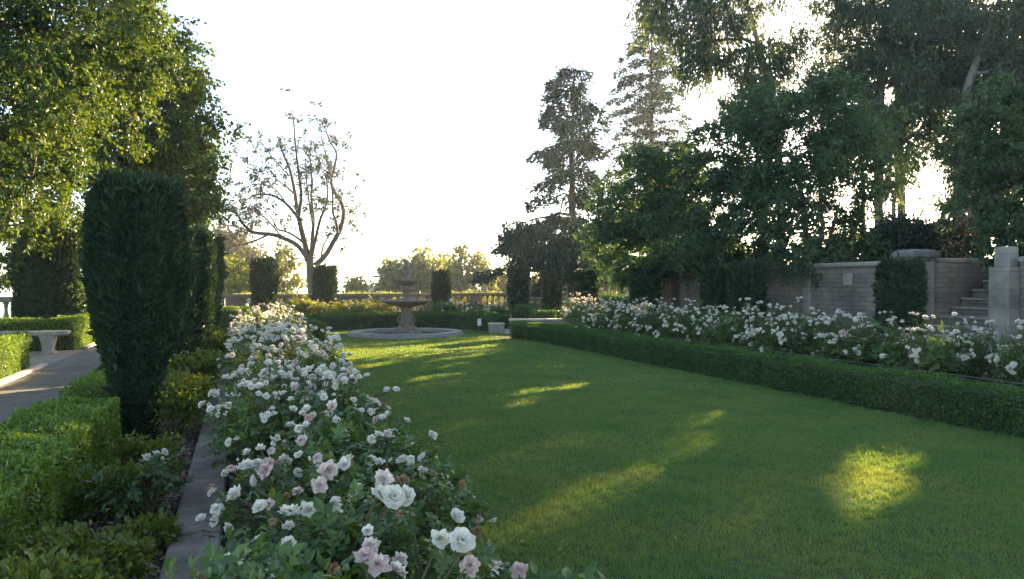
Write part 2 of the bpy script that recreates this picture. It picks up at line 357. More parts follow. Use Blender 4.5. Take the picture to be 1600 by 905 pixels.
# ------------------------------------------------------------------ trees
def blob_points(blobs, dens, shell=0.35):
    """blobs: (x,y,z,rx,ry,rz) -> clump centres"""
    P = []
    for b in blobs:
        b = np.array(b, float)
        n = max(3, int(dens * (b[3]*b[4]*b[5])**(2/3)))
        d = rand_dirs(n)
        r = (shell**3 + rng.random(n)*(1-shell**3))**(1/3)*rng.uniform(.82, 1.15, n)
        P.append(b[None, :3] + d*r[:, None]*b[None, 3:])
    return np.concatenate(P)
def skeleton(trunk, r0, r_top, targets, up=0.25, jit=0.12, rmin=0.006, expo=0.45):
    trunk = np.array(trunk, float)
    nodes = [trunk[0]]; par = [-1]
    for a, b in zip(trunk[:-1], trunk[1:]):
        L = np.linalg.norm(b-a); k = max(1, int(L/0.5))
        for i in range(1, k+1):
            nodes.append(a + (b-a)*i/k); par.append(len(nodes)-2)
    nt_ = len(nodes)
    nodes_a = np.array(nodes)
    d = np.array([np.min(np.linalg.norm(nodes_a - t, axis=1)) for t in targets])
    order = np.argsort(d)
    arr = np.zeros((nt_ + 4*len(targets), 3)); arr[:nt_] = nodes_a; cnt = nt_
    par = par + [0]*(4*len(targets)); tips = []
    lo = int(nt_*0.3)
    for ti in order:
        t = targets[ti]
        dd = np.linalg.norm(arr[:cnt] - t, axis=1) + 0.6*np.maximum(0, arr[:cnt, 2]-t[2]+0.1)
        dd[:lo] += 50
        j = int(np.argmin(dd)); p = arr[j]; L = np.linalg.norm(t-p)
        ns = 3 if L > 0.9 else (2 if L > 0.35 else 1)
        prev = j
        for i in range(1, ns+1):
            f = i/ns
            q = p + (t-p)*f
            if i < ns:
                q = q + rng.normal(size=3)*jit*L*0.5 - np.array((0, 0, up*L*f*(1-f)))
            arr[cnt] = q; par[cnt] = prev; prev = cnt; cnt += 1
        tips.append(prev)
    load = np.zeros(cnt)
    for t in tips: load[t] += 1
    for i in range(cnt-1, 0, -1):
        load[par[i]] += load[i]
    rad = rmin*np.maximum(load, 1)**expo
    h = np.linspace(0, 1, nt_)
    rad[:nt_] = np.maximum(np.minimum(rad[:nt_], r0), r0 + (r_top-r0)*h**0.8)
    rad = np.minimum(rad, r0)
    idx = np.arange(1, cnt); pa = np.array(par[1:cnt])
    r_start = np.minimum(rad[pa], np.where(idx < nt_, rad[pa], rad[idx]*1.25))
    return arr[pa], arr[idx], r_start, rad[idx], pa
def leaves_at(centres, n_per, rc, size, droop=0.3, flat=0.7, up=0.6, gaps=False, mid=None, tw=6):
    nc = len(centres)
    if mid is None: mid = centres.mean(0)
    # every clump is a handful of leafy twigs
    tc_ = np.repeat(centres, tw, 0); nt_ = len(tc_)
    out_ = nrm(np.repeat(centres-mid, tw, 0))
    td = nrm(out_*0.55 + rng.normal(size=(nt_, 3))*np.array((.8, .8, .8*flat)) - np.array((0, 0, droop*.5)))
    tl = rc*rng.uniform(.9, 2.6, nt_)*np.repeat(rng.uniform(.6, 1.35, nc), tw)
    to = tc_ + rng.normal(size=(nt_, 3))*rc*0.45*np.array((1, 1, flat))
    per = max(3, int(n_per/tw))
    n = nt_*per
    ti = np.repeat(np.arange(nt_), per)
    t = rng.random(n)
    p = to[ti] + td[ti]*(tl[ti]*(t-.25))[:, None] + rng.normal(size=(n, 3))*size*.35
    p[:, 2] -= droop*tl[ti]*t*t*.5
    y = td[ti]*0.7 + rng.normal(size=(n, 3))*0.65 - np.array((0, 0, droop))
    z = rng.normal(size=(n, 3))*0.6 + np.array((0, 0, up))
    s = size * rng.uniform(0.65, 1.25, n)
    if gaps:
        k = sun_gap_mask(p + nrm(y)*s[:, None]*.5); p, y, z, s = p[k], y[k], z[k], s[k]
    return p, frames(y, z), s
def tree(name, label, cat, trunk, r0, blobs, dens, n_per, rc, leaf, size, mat, bark, group=None, gaps=True, rtop=0.03, droop=0.3, flat=0.7, shell=0.35, up=0.6, kside=6, extra_trunks=(), jit=0.12, rmin=0.006):
    base = np.array(trunk[0], float)
    root = empty(name, tuple(base), label, cat, group)
    tg = blob_points(blobs, dens, shell)
    tb = MB()
    trunks = [trunk] + list(extra_trunks)
    tx = [np.array(t, float) for t in trunks]
    own = np.array([np.argmin([np.min(np.linalg.norm(t[:, :2][1:]-q[:2], axis=1)) for t in tx]) for q in tg])
    for i, t in enumerate(tx):
        sub = tg[own == i]
        if len(sub) == 0: sub = t[-1:]+0.3
        a, b, ra, rb, pa = skeleton(t, r0*(1 if i == 0 else 0.75), rtop, sub, jit=jit, rmin=rmin)
        if gaps:
            kp = sun_gap_mask((a+b)/2) | (ra > .07)
            alive = np.ones(len(kp)+1, bool)
            for q in range(len(kp)):
                alive[q+1] = kp[q] and alive[pa[q]]
            kp = alive[1:]
            a, b, ra, rb = a[kp], b[kp], ra[kp], rb[kp]
        big = np.maximum(ra, rb) > 0.03
        tb.tubes(a[big]-base, b[big]-base, ra[big], rb[big], max(kside, 8))
        tb.tubes(a[~big]-base, b[~big]-base, ra[~big], rb[~big], 4)
    tb.build('trunk', bark, root)
    p, R, s = leaves_at(tg, n_per, rc, size, droop, flat, up, gaps)
    lb = MB(); lb.inst(leaf[0], leaf[1], p-base, R, s)
    lb.build('crown', mat, root)
    return root
def blob_px(lst):
    out = []
    for (u, v, d, ru, rv, *rest) in lst:
        x, y = W(u, d)
        rx = ru/F_PX*d
        out.append((x, y, H(v, d), rx, rest[0] if rest else rx, rv/F_PX*d))
    return out

# ------------------------------------------------------------------ ground and setting
def gz(x, y):
    up = 1.5*np.clip((x-12.35)/0.5, 0, 1)*np.clip((22.0-y)/1.2, 0, 1)*np.where((y > 8.45) & (y < 11.15) & (x < 16.3), 0.0, 1.0)
    drop = -np.clip((y-37)*0.22, 0, 25) - np.clip((np.abs(x)-45)*0.2, 0, 25)
    return np.where(y > 37, np.minimum(drop, 0), up + np.minimum(drop, 0)) - 0.02
xs = np.unique(np.concatenate([[-3000,-1200,-500,-250,-120,-70], np.arange(-46, 12, 2.0), [12.3,12.36,12.9,16.25,16.35], np.arange(13, 60, 2.0), [75,120,250,500,1200,3000]]))
ys = np.unique(np.concatenate([[-3000,-1000,-300,-100,-40,-20,-8], np.arange(-4, 40, 1.0), [8.4,8.5,11.1,11.2], np.arange(40, 160, 8.0), [200,300,600,1200,3000]]))
gx, gy = np.meshgrid(xs, ys)
g = MB()
nx_, ny_ = len(xs), len(ys)
ii, jj = np.meshgrid(np.arange(ny_-1), np.arange(nx_-1), indexing='ij')
g.add(np.stack([gx, gy, gz(gx, gy)], -1).reshape(-1, 3), np.stack([ii*nx_+jj, ii*nx_+jj+1, (ii+1)*nx_+jj+1, (ii+1)*nx_+jj], -1).reshape(-1, 4), 0, True)
tag(g.build('ground', M['turf']), kind='structure')
FC = np.array((4.5, 23.3))
# lawn outline: strip plus round end
lawn = [(1.0, -2.0), (7.5, -2.0), (7.5, 20.3)]
for a in np.linspace(math.radians(-10), math.radians(190), 40):
    lawn.append((FC[0]+3.25*math.cos(a), FC[1]+3.25*math.sin(a)))
lawn += [(1.0, 20.0)]
g = MB(); g.add([(x, y, 0.0) for x, y in lawn], [tuple(range(len(lawn)))])
tag(g.build('lawn', M['lawn']), kind='structure')
def sheet(name, x0, x1, y0, y1, z, mat):
    g = MB()
    ny = max(1, int((y1-y0)/0.5)); nx = max(1, int((x1-x0)/0.5))
    X, Y = np.meshgrid(np.linspace(x0, x1, nx+1), np.linspace(y0, y1, ny+1))
    i, j = np.meshgrid(np.arange(ny), np.arange(nx), indexing='ij')
    g.add(np.stack([X, Y, np.full_like(X, z)], -1).reshape(-1, 3), np.stack([i*(nx+1)+j, i*(nx+1)+j+1, (i+1)*(nx+1)+j+1, (i+1)*(nx+1)+j], -1).reshape(-1, 4))
    return tag(g.build(name, mat), kind='structure')
sheet('path', -3.55, -1.72, -2, 33, 0.006, M['asphalt'])
sheet('alcove_paving', -7.2, -3.56, 16.45, 20.55, 0.004, M['paving'])
sheet('flower_bed', -1.70, -0.44, -2, 26, 0.010, M['soil'])
sheet('rose_bed', -0.12, 1.0, -2, 21.5, 0.014, M['soil'])
sheet('side_bed', 7.55, 10.2, -2, 20.6, 0.010, M['soil'])
sheet('wall_bed', 10.2, 12.3, -2, 20.6, 0.006, M['earth'])
# kerbs
k = MB()
y = -2.0
while y < 21.5:
    L = 1.45 + random.uniform(-0.1, 0.1)
    k.bbox((-0.42+random.uniform(-.004,.004), y, -0.05), (-0.13, y+L-0.012, 0.085+random.uniform(-.004,.004)), 0.012)
    y += L
tag(k.build('stone_kerb', M['kerb']), kind='structure')
k = MB(); y = -2.0
while y < 33:
    if not (16.4 < y < 20.5):
        k.bbox((-3.70, y, -0.05), (-3.57, y+0.99, 0.05), 0.01)
    y += 1.0
tag(k.build('path_kerb', M['palestone']), kind='structure')
k = MB(); k.bbox((7.02,20.0,-.03),(7.5,20.1,0.02)) if False else None

# ------------------------------------------------------------------ grass blades and mulch
def lawn_mask(x, y):
    inrect = (x > 1.02) & (x < 7.5) & (y < 20.6)
    circ = ((x-FC[0])**2 + (y-FC[1])**2 < 3.2**2)
    pool = ((x-FC[0])**2 + (y-FC[1])**2 < 1.86**2)
    return (inrect | circ) & ~pool
def in_view(x, y, m=0.06):
    d = x*SY + y*CY; r = x*CY - y*SY
    return (d > 0.5) & (np.abs(r/d) < 0.667+m)
gb = MB()
BL = (np.array([(-0.5,0,0),(0.5,0,0),(0.25,0.12,0.6),(-0.25,0.12,0.6),(0,0.4,1.0)]), [(0,1,2,3),(3,2,4)])
BL3 = (np.array([(-0.5,0,0),(0.5,0,0),(0,0.35,1.0)]), [(0,1,2)])
def blades(y0, y1, n, w, h, t):
    x = rng.uniform(1.02, 7.7, n); yv = rng.uniform(y0, y1, n)
    k = lawn_mask(x, yv) & in_view(x, yv, .30)
    x, yv = x[k], yv[k]; n = len(x)
    tuft = 0.85 + 0.22*np.sin(x*3.1+np.sin(yv*2.3)*2)*np.sin(yv*2.7+np.sin(x*1.9)*2) + 0.40*np.sin(x*21+3*np.sin(yv*9))*np.sin(yv*17+3*np.sin(x*7))
    a = rng.uniform(0, 2*PI, n)
    X = np.stack([np.cos(a), np.sin(a), 0*a], -1); lean = rng.uniform(0.1, 0.9, n)
    Y = np.stack([-np.sin(a), np.cos(a), 0*a], -1); Z = nrm(np.stack([-np.sin(a)*lean*.6, np.cos(a)*lean*.6, np.ones(n)], -1))
    R = np.stack([X, Y, Z], -1)
    S = np.stack([w*rng.uniform(.7, 1.3, n), h*rng.uniform(.5, 1.2, n)*tuft, h*rng.uniform(.5, 1.2, n)*tuft], -1)
    gb.inst(t[0], t[1], np.stack([x, yv, 0*x-0.001], -1), R, S)
blades(2.2, 6.0, 235000, 0.0048, 0.040, BL)
blades(6.0, 10.0, 170000, 0.0068, 0.038, BL3)
blades(10.0, 16.0, 120000, 0.011, 0.036, BL3)
blades(16.0, 26.6, 90000, 0.020, 0.038, BL3)
tag(gb.build('grass', M['grass']), 'short mown green grass covering the lawn', 'grass', kind='stuff')
mb = MB()
n = 15000
x = rng.uniform(-1.15, -0.44, n); yv = 2 + 18*rng.random(n)**1.8
y_ = rand_dirs(n)*np.array((1, 1, .35)); z_ = rng.normal(size=(n, 3))*0.35+np.array((0, 0, 1))
CHIP = (np.array([(-.22,0,0),(.22,.05,0),(.18,1,0.04),(-.2,.9,-.02)]), [(0,1,2,3)])
mb.inst(CHIP[0], CHIP[1], np.stack([x, yv, rng.uniform(.012, .035, n)], -1), frames(y_, z_), rng.uniform(.018, .05, n))
tag(mb.build('mulch', M['chip']), 'pale and brown bark chips strewn over the bed beside the stone kerb', 'mulch', kind='stuff')

lb = MB(); n = 420
x = np.concatenate([rng.uniform(-.42, -.14, 150), rng.uniform(.98, 1.9, 150), rng.uniform(1.5, 7.3, 120)]); yv = np.concatenate([rng.uniform(3.5, 16, 150), rng.uniform(2.8, 14, 150), rng.uniform(4, 16, 120)])
z = np.concatenate([np.full(150, .093), np.full(270, .022)])
lb.inst(OVAL[0]*np.array((1.5, 1, 1)), OVAL[1], np.stack([x, yv, z], -1), frames(rand_dirs(n)*np.array((1, 1, .2)), rng.normal(size=(n, 3))*.3+np.array((0, 0, 1))), rng.uniform(.014, .032, n))
tag(lb.build('litter', M['brown']), 'fallen petals and dry leaves scattered over the kerb and the lawn edge', 'litter', kind='stuff')
# ------------------------------------------------------------------ hedges
def hedge(name, label, paths, width, height, mat, size, dens, group=None, soft=0.03, z0=0.0, leaf=LEAF, kmax=2.2):
    """paths: centre polylines [(x,y)...]; one hedge is one mesh: clipped leaves over a twiggy core"""
    b = MB()
    o0 = np.array((*paths[0][0], z0))
    for path in paths:
        P = np.array(path, float)
        seg = np.diff(P, axis=0); Ls = np.linalg.norm(seg, axis=1); cum = np.concatenate([[0], np.cumsum(Ls)]); Lt = cum[-1]
        T = seg/Ls[:, None]
        # core
        tv = np.concatenate([T[:1], nrm(T[:-1]+T[1:]) if len(T) > 1 else np.zeros((0, 2)), T[-1:]])
        nv = np.stack([-tv[:, 1], tv[:, 0]], -1)
        PP = P.copy(); PP[0] += T[0]*0.05; PP[-1] -= T[-1]*0.05
        hw = width/2-0.05
        ring = []
        for q, n_ in zip(PP, nv):
            for sx, z in ((-hw, 0.0), (-hw, height-0.06), (hw, height-0.06), (hw, 0.0)):
                ring.append((q[0]+n_[0]*sx, q[1]+n_[1]*sx, z0+z))
        f = []
        for i in range(len(P)-1):
            for k in range(3):
                f.append((i*4+k, i*4+k+1, (i+1)*4+k+1, (i+1)*4+k))
        f.append((0, 1, 2, 3)); e = (len(P)-1)*4; f.append((e+3, e+2, e+1, e))
        b.add(np.array(ring)-o0, f, 0)
        def at(t):
            i = np.clip(np.searchsorted(cum, t, side='right')-1, 0, len(T)-1)
            q = P[i] + T[i]*(t-cum[i])[:, None]
            return q, T[i], np.stack([-T[i][:, 1], T[i][:, 0]], -1)
        pos, nor = [], []
        for face, area in (('top', Lt*width), ('l', Lt*height), ('r', Lt*height), ('a', width*height), ('b', width*height)):
            n = int(area*dens)
            dep = np.abs(rng.normal(size=n))*soft - soft*0.6
            if face in 'ab':
                q, t, nn = at(np.full(n, 0.0 if face == 'a' else Lt-1e-6)); sg = -1 if face == 'a' else 1
                q = q + nn*rng.uniform(-width/2, width/2, n)[:, None] - t*sg*dep[:, None]
                z = rng.uniform(0.01, height, n); nm = np.concatenate([t*sg, np.zeros((n, 1))], 1)
            else:
                q, t, nn = at(rng.uniform(0, Lt, n))
                if face == 'top':
                    q = q + nn*rng.uniform(-width/2, width/2, n)[:, None]; z = height - dep; nm = np.tile((0, 0, 1.0), (n, 1))
                else:
                    sg = 1 if face == 'l' else -1
                    q = q + nn*sg*(width/2-dep)[:, None]; z = height*rng.uniform(0.01, 1, n); nm = np.concatenate([nn*sg, np.zeros((n, 1))], 1)
            wv = 0.018*(np.sin(q[:, 0]*4.1+z*5)+np.sin(q[:, 1]*3.3+1+z*4)+np.sin((q[:, 0]+q[:, 1])*9.7))
            pos.append(np.concatenate([q, (z0+z)[:, None]], 1) + nm*wv[:, None]); nor.append(nm)
        pos = np.concatenate(pos); nor = np.concatenate(nor)
        n = len(pos)
        yy = nor*0.5 + rng.normal(size=(n, 3))*0.7 + np.array((0, 0, .25)); zz = nor + rng.normal(size=(n, 3))*0.55
        b.inst(leaf[0], leaf[1], pos-o0, frames(yy, zz), size*rng.uniform(.7, 1.3, n)*np.where(rng.random(n) < .02, 1.7, 1), 1)
    o = b.build(name, [M['core'], mat])
    o.location = o0
    return tag(o, label, 'hedge', group)
G_L = 'low clipped hedges along the path bed'
hedge('box_hedge', 'bright green clipped box hedge in the near corner, between the path and the bark mulch', [[(-1.42, 0.6), (-1.42, 8.15)]], 0.60, 0.50, M['box'], 0.030, 5200, G_L, leaf=OVAL)
hedge('box_hedge', 'clipped box hedge running on from behind the biggest dark yew column', [[(-1.42, 9.0), (-1.42, 13.6)]], 0.60, 0.50, M['box'], 0.036, 3200, G_L)
hedge('box_hedge', 'short clipped box hedge between the second and third yew columns along the bed', [[(-1.42, 14.5), (-1.42, 19.1)]], 0.60, 0.55, M['box'], 0.045, 2000, G_L)
hedge('box_hedge', 'sunlit yellow green hedge at the edge of the path, in front of the stone benches', [[(-4.08, 8.5), (-4.08, 16.4)]], 0.66, 0.65, M['box'], 0.038, 2600)
hedge('box_hedge', 'corner hedge right behind the stone benches, dark on its front with one sunlit side', [[(-8.0, 20.95), (-4.1, 20.95)], [(-4.08, 20.62), (-4.08, 29.0)]], 0.66, 0.72, M['box'], 0.045, 1900)
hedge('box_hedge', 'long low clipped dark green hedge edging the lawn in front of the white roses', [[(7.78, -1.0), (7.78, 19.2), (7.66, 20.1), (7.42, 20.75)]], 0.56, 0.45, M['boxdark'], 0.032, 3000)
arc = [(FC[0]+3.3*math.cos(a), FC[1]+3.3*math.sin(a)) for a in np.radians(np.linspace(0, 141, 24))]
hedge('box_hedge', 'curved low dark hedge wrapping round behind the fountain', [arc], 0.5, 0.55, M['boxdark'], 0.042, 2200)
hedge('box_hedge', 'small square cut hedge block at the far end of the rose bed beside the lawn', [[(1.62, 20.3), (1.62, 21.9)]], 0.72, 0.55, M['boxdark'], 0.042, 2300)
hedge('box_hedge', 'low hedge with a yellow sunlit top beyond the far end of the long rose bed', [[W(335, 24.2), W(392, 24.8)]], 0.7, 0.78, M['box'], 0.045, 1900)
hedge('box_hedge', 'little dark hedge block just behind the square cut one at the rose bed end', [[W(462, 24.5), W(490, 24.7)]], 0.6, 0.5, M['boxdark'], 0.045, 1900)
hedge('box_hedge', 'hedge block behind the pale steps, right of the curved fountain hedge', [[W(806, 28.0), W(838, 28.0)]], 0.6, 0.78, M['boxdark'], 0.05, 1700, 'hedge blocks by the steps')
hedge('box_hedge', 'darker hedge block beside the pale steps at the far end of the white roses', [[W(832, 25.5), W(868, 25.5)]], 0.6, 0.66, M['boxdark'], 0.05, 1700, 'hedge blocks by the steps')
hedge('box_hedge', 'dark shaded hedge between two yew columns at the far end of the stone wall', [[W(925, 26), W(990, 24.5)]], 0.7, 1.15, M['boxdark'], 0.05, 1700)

# ------------------------------------------------------------------ clipped yews
def yew(u, d, v_top, prof, rmax, label, n, size, x=None, lobes=0.06, name='yew_column', mat=None, group='clipped yew columns', zb=0.0):
    x0, y0 = W(u, d) if x is None else x
    h = H(v_top, d) - zb
    root = empty(name, (x0, y0, zb), label, 'yew tree', group)
    pr = np.array(prof, float)
    ph0, ph1 = rng.uniform(0, 6, 2)
    def rad(z, a):
        r = np.interp(z, pr[:, 0]*h, pr[:, 1]*rmax)
        return r*(1 + lobes*np.sin(5*a+ph0+z*0.6) + lobes*0.7*np.sin(9*a+ph1-z*1.3) + 0.035*np.sin(z*7/h*3+a*2))
    core = MB()
    zz = np.linspace(0, h*0.965, 22); aa = np.linspace(0, 2*PI, 28, endpoint=False)
    ZZ, AA = np.meshgrid(zz, aa, indexing='ij'); RR = np.maximum(rad(ZZ, AA)-0.05, 0.01)*np.where(ZZ > h*0.95, 0.3, 1)
    v = np.stack([RR*np.cos(AA), RR*np.sin(AA), ZZ], -1).reshape(-1, 3)
    i, j = np.meshgrid(np.arange(21), np.arange(28), indexing='ij')
    core.add(v, np.stack([i*28+j, i*28+(j+1) % 28, (i+1)*28+(j+1) % 28, (i+1)*28+j], -1).reshape(-1, 4), 0, True)
    core.build('trunk', M['core'], root)
    z = rng.random(n*2)*h; a = rng.uniform(0, 2*PI, n*2)
    k = rng.random(n*2) < (rad(z, a)/rmax+0.12); z, a = z[k][:n], a[k][:n]
    nn = len(z)
    r = rad(z, a) - np.abs(rng.normal(size=nn))*0.035 + 0.01
    top = rng.random(nn) < 0.14
    z = np.where(top, h*(0.94+0.035*np.sin(a*3+ph0+r*5) + 0.03*np.sin(a*7+r*9+ph1) + rng.normal(size=nn)*0.02), z); r = np.where(top, r*np.sqrt(rng.random(nn)), r)
    p = np.stack([r*np.cos(a), r*np.sin(a), z], -1)
    out_ = np.stack([np.cos(a), np.sin(a), 0*a], -1)
    yv = out_*rng.uniform(0.1, 0.9, nn)[:, None] + np.array((0, 0, 1.0))*rng.uniform(.3, 1.3, nn)[:, None] + rng.normal(size=(nn, 3))*0.3
    f = MB(); f.inst(SLIM[0]*np.array((1.5, 1, 1)), SLIM[1], p, frames(yv, out_+rng.normal(size=(nn, 3))*0.5), size*rng.uniform(.6, 1.5, nn)*np.where(rng.random(nn) < .03, 1.9, 1))
    f.build('crown', mat or M['yew'], root)
    return root
PBIG = [(0,.34),(.1,.38),(.25,.52),(.42,.78),(.56,.95),(.72,1.0),(.85,.96),(.93,.84),(.97,.7),(1,.5)]
PCOL = [(0,.60),(.2,.72),(.45,.9),(.7,1.0),(.9,.98),(.97,.85),(1,.6)]
PSTR = [(0,.85),(.3,.93),(.6,1.0),(.9,1.0),(.97,.9),(1,.7)]
yew(211, 7.9, 288, PBIG, 0.435, 'biggest dark clipped yew column, narrowing to its foot in the bark bed', 66000, 0.054, x=(-1.03, 8.6), lobes=.085)
yew(300, 13, 363, PCOL, 0.45, 'second dark yew column, just beyond the biggest one along the bed', 22000, 0.075, x=(-0.93, 14.05))
yew(328, 18.2, 374, PCOL, 0.46, 'third dark yew column, half hidden by the second one along the bed', 14000, 0.09, x=(-0.93, 19.3))
yew(74, 20, 383, PSTR, 0.72, 'broad dark clipped yew behind the stone benches', 24000, 0.09)
yew(413, 29, 407, PCOL, 0.44, 'dark yew column narrow at its foot, left of the bare tree', 7000, 0.12)
yew(508, 31, 419, PSTR, 0.42, 'dark yew column just right of the bare tree trunk', 7000, 0.12)
yew(690, 33.2, 426, PSTR, 0.36, 'dark yew column rising behind the right side of the fountain', 6000, 0.12)
yew(810, 30, 417, PSTR, 0.36, 'dark yew column standing behind the hedge block by the pale steps', 6500, 0.12)
yew(863, 29, 425, PSTR, 0.30, 'brownish dark yew column under the drooping cedar boughs', 6000, 0.12)
yew(916, 25, 426, PSTR, 0.33, 'dark yew column right of the cedar trunk', 7000, 0.11)
yew(1007, 21.5, 424, PSTR, 0.35, 'dark yew column just left of the end of the stone wall', 8000, 0.10)
yew(1121, 18.4, 420, PSTR, 0.33, 'farther of two dark yews close together against the stone wall', 8000, 0.09)
yew(1166, 17.2, 416, PSTR, 0.36, 'nearer of two dark yews close together against the stone wall', 9000, 0.09)
yew(1408, 13.1, 411, PSTR, 0.35, 'dark green clipped yew in front of the capped stone pillar', 15000, 0.07)

# ------------------------------------------------------------------ roses
def bloom_mesh(kind, lod):
    b = MB()
    def petal(phi, r0, z0, L, wd, open0, open1, cup, gs, gt, tw=0.0):
        S, T = np.meshgrid(np.linspace(-1, 1, gs), np.linspace(0, 1, gt), indexing='ij')
        tt = np.linspace(0, 1, gt); thl = open0 + (open1-open0)*tt**1.5
        rr = np.concatenate([[0], np.cumsum(np.sin((thl[1:]+thl[:-1])/2)*np.diff(tt))])*L
        zr = np.concatenate([[0], np.cumsum(np.cos((thl[1:]+thl[:-1])/2)*np.diff(tt))])*L
        wdt = wd*np.sin(PI*(0.16+0.70*tt))**0.7
        wdt[-1] = wd*0.78
        rnd = 1 - 0.24*S**2*T
        R = r0 + rr[None]*rnd - cup*(S**2)*L*0.35 + rng.normal()*0.02*L
        X = S*wdt[None]
        Z = z0 + zr[None]*rnd - 0.12*L*(S**2)*T + rng.normal(size=S.shape)*0.05*L*T + 0.05*L*T*np.sin(S*4+rng.uniform(0,6))
        c, s = math.cos(phi), math.sin(phi)
        v = np.stack([R*c - X*s, R*s + X*c, Z], -1).reshape(-1, 3)
        i, j = np.meshgrid(np.arange(gs-1), np.arange(gt-1), indexing='ij')
        b.add(v, np.stack([i*gt+j, (i+1)*gt+j, (i+1)*gt+j+1, i*gt+j+1], -1).reshape(-1, 4), 0, True)
    gs, gt = (5, 5) if lod == 0 else (3, 3)
    if kind == 'open':
        layers = [(6,1.0,1.7,1.0,.60),(6,0.75,1.5,.96,.56),(6,0.52,1.25,.90,.50),(6,0.32,1.0,.82,.42),(6,0.14,0.7,.72,.34),(5,0.0,0.4,.60,.26)] if lod == 0 else [(6,.85,1.6,1.0,.58),(6,.5,1.2,.92,.52),(5,.22,.8,.80,.42),(4,.0,.4,.64,.3)]
    elif kind == 'cup':
        layers = [(5,.85,1.5,.98,.50),(5,.55,1.15,.95,.46),(5,.30,.8,.9,.42),(5,.08,.45,.84,.36),(4,-.05,.2,.74,.30),(3,-.15,.05,.62,.24)] if lod == 0 else [(5,.7,1.35,1.0,.5),(5,.35,.85,.92,.45),(4,.05,.4,.8,.36),(3,-.1,.1,.66,.26)]
    elif kind == 'pink':
        layers = [(5,1.35,2.1,1.0,.48),(6,1.0,1.75,.92,.42),(6,.7,1.35,.8,.38),(6,.4,1.0,.7,.32),(5,.1,.6,.55,.26)] if lod == 0 else [(5,1.2,1.9,1.0,.5),(5,.6,1.3,.8,.45),(4,.2,.7,.6,.35)]
    elif kind == 'wilt':
        layers = [(6,1.7,2.7,.9,.26),(6,1.2,2.2,.8,.22),(6,.7,1.5,.6,.2),(5,.2,.9,.45,.16)] if lod == 0 else [(5,1.5,2.5,.9,.3),(5,.6,1.4,.6,.25)]
    else:
        layers = [(4,.05,-.12,1.0,.36),(4,.18,-.05,.95,.36)]
    for li, (n, o0, o1, L, wd) in enumerate(layers):
        for k in range(n):
            jit = 0.20 if kind != 'wilt' else 0.45
            petal(2*PI*(k+0.5*(li % 2))/n + rng.normal()*jit, 0.05, 0.0, L*rng.uniform(.88, 1.1), wd, o0+rng.normal()*jit*.5, o1+rng.normal()*jit, 0.45 if kind != 'open' else .3, gs, gt)
    # sepal cup
    s = MB()
    if kind != 'wilt':
        for q in b.v: q[:, 2] *= 1.15
    name = {'open':'bloom','cup':'bloom','pink':'bloom','wilt':'bloom','bud':'bud'}[kind]
    b.lathe([(0.0,-0.16),(0.10,-0.12),(0.12,0.0),(0.06,0.03)], n=6, mat=1, cap=False)
    mat = {'open':M['white'],'cup':M['white'],'bud':M['white'],'pink':M['pink'],'wilt':M['brown']}[kind]
    o = b.build(name, [mat, M['rose']])
    me = o.data
    bpy.data.objects.remove(o)
    return me
BL_ME = {(k, l, v): bloom_mesh(k, l) for k in ('open', 'cup', 'pink', 'wilt', 'bud') for l in (0, 1) for v in range(3 if l == 0 else 2)}

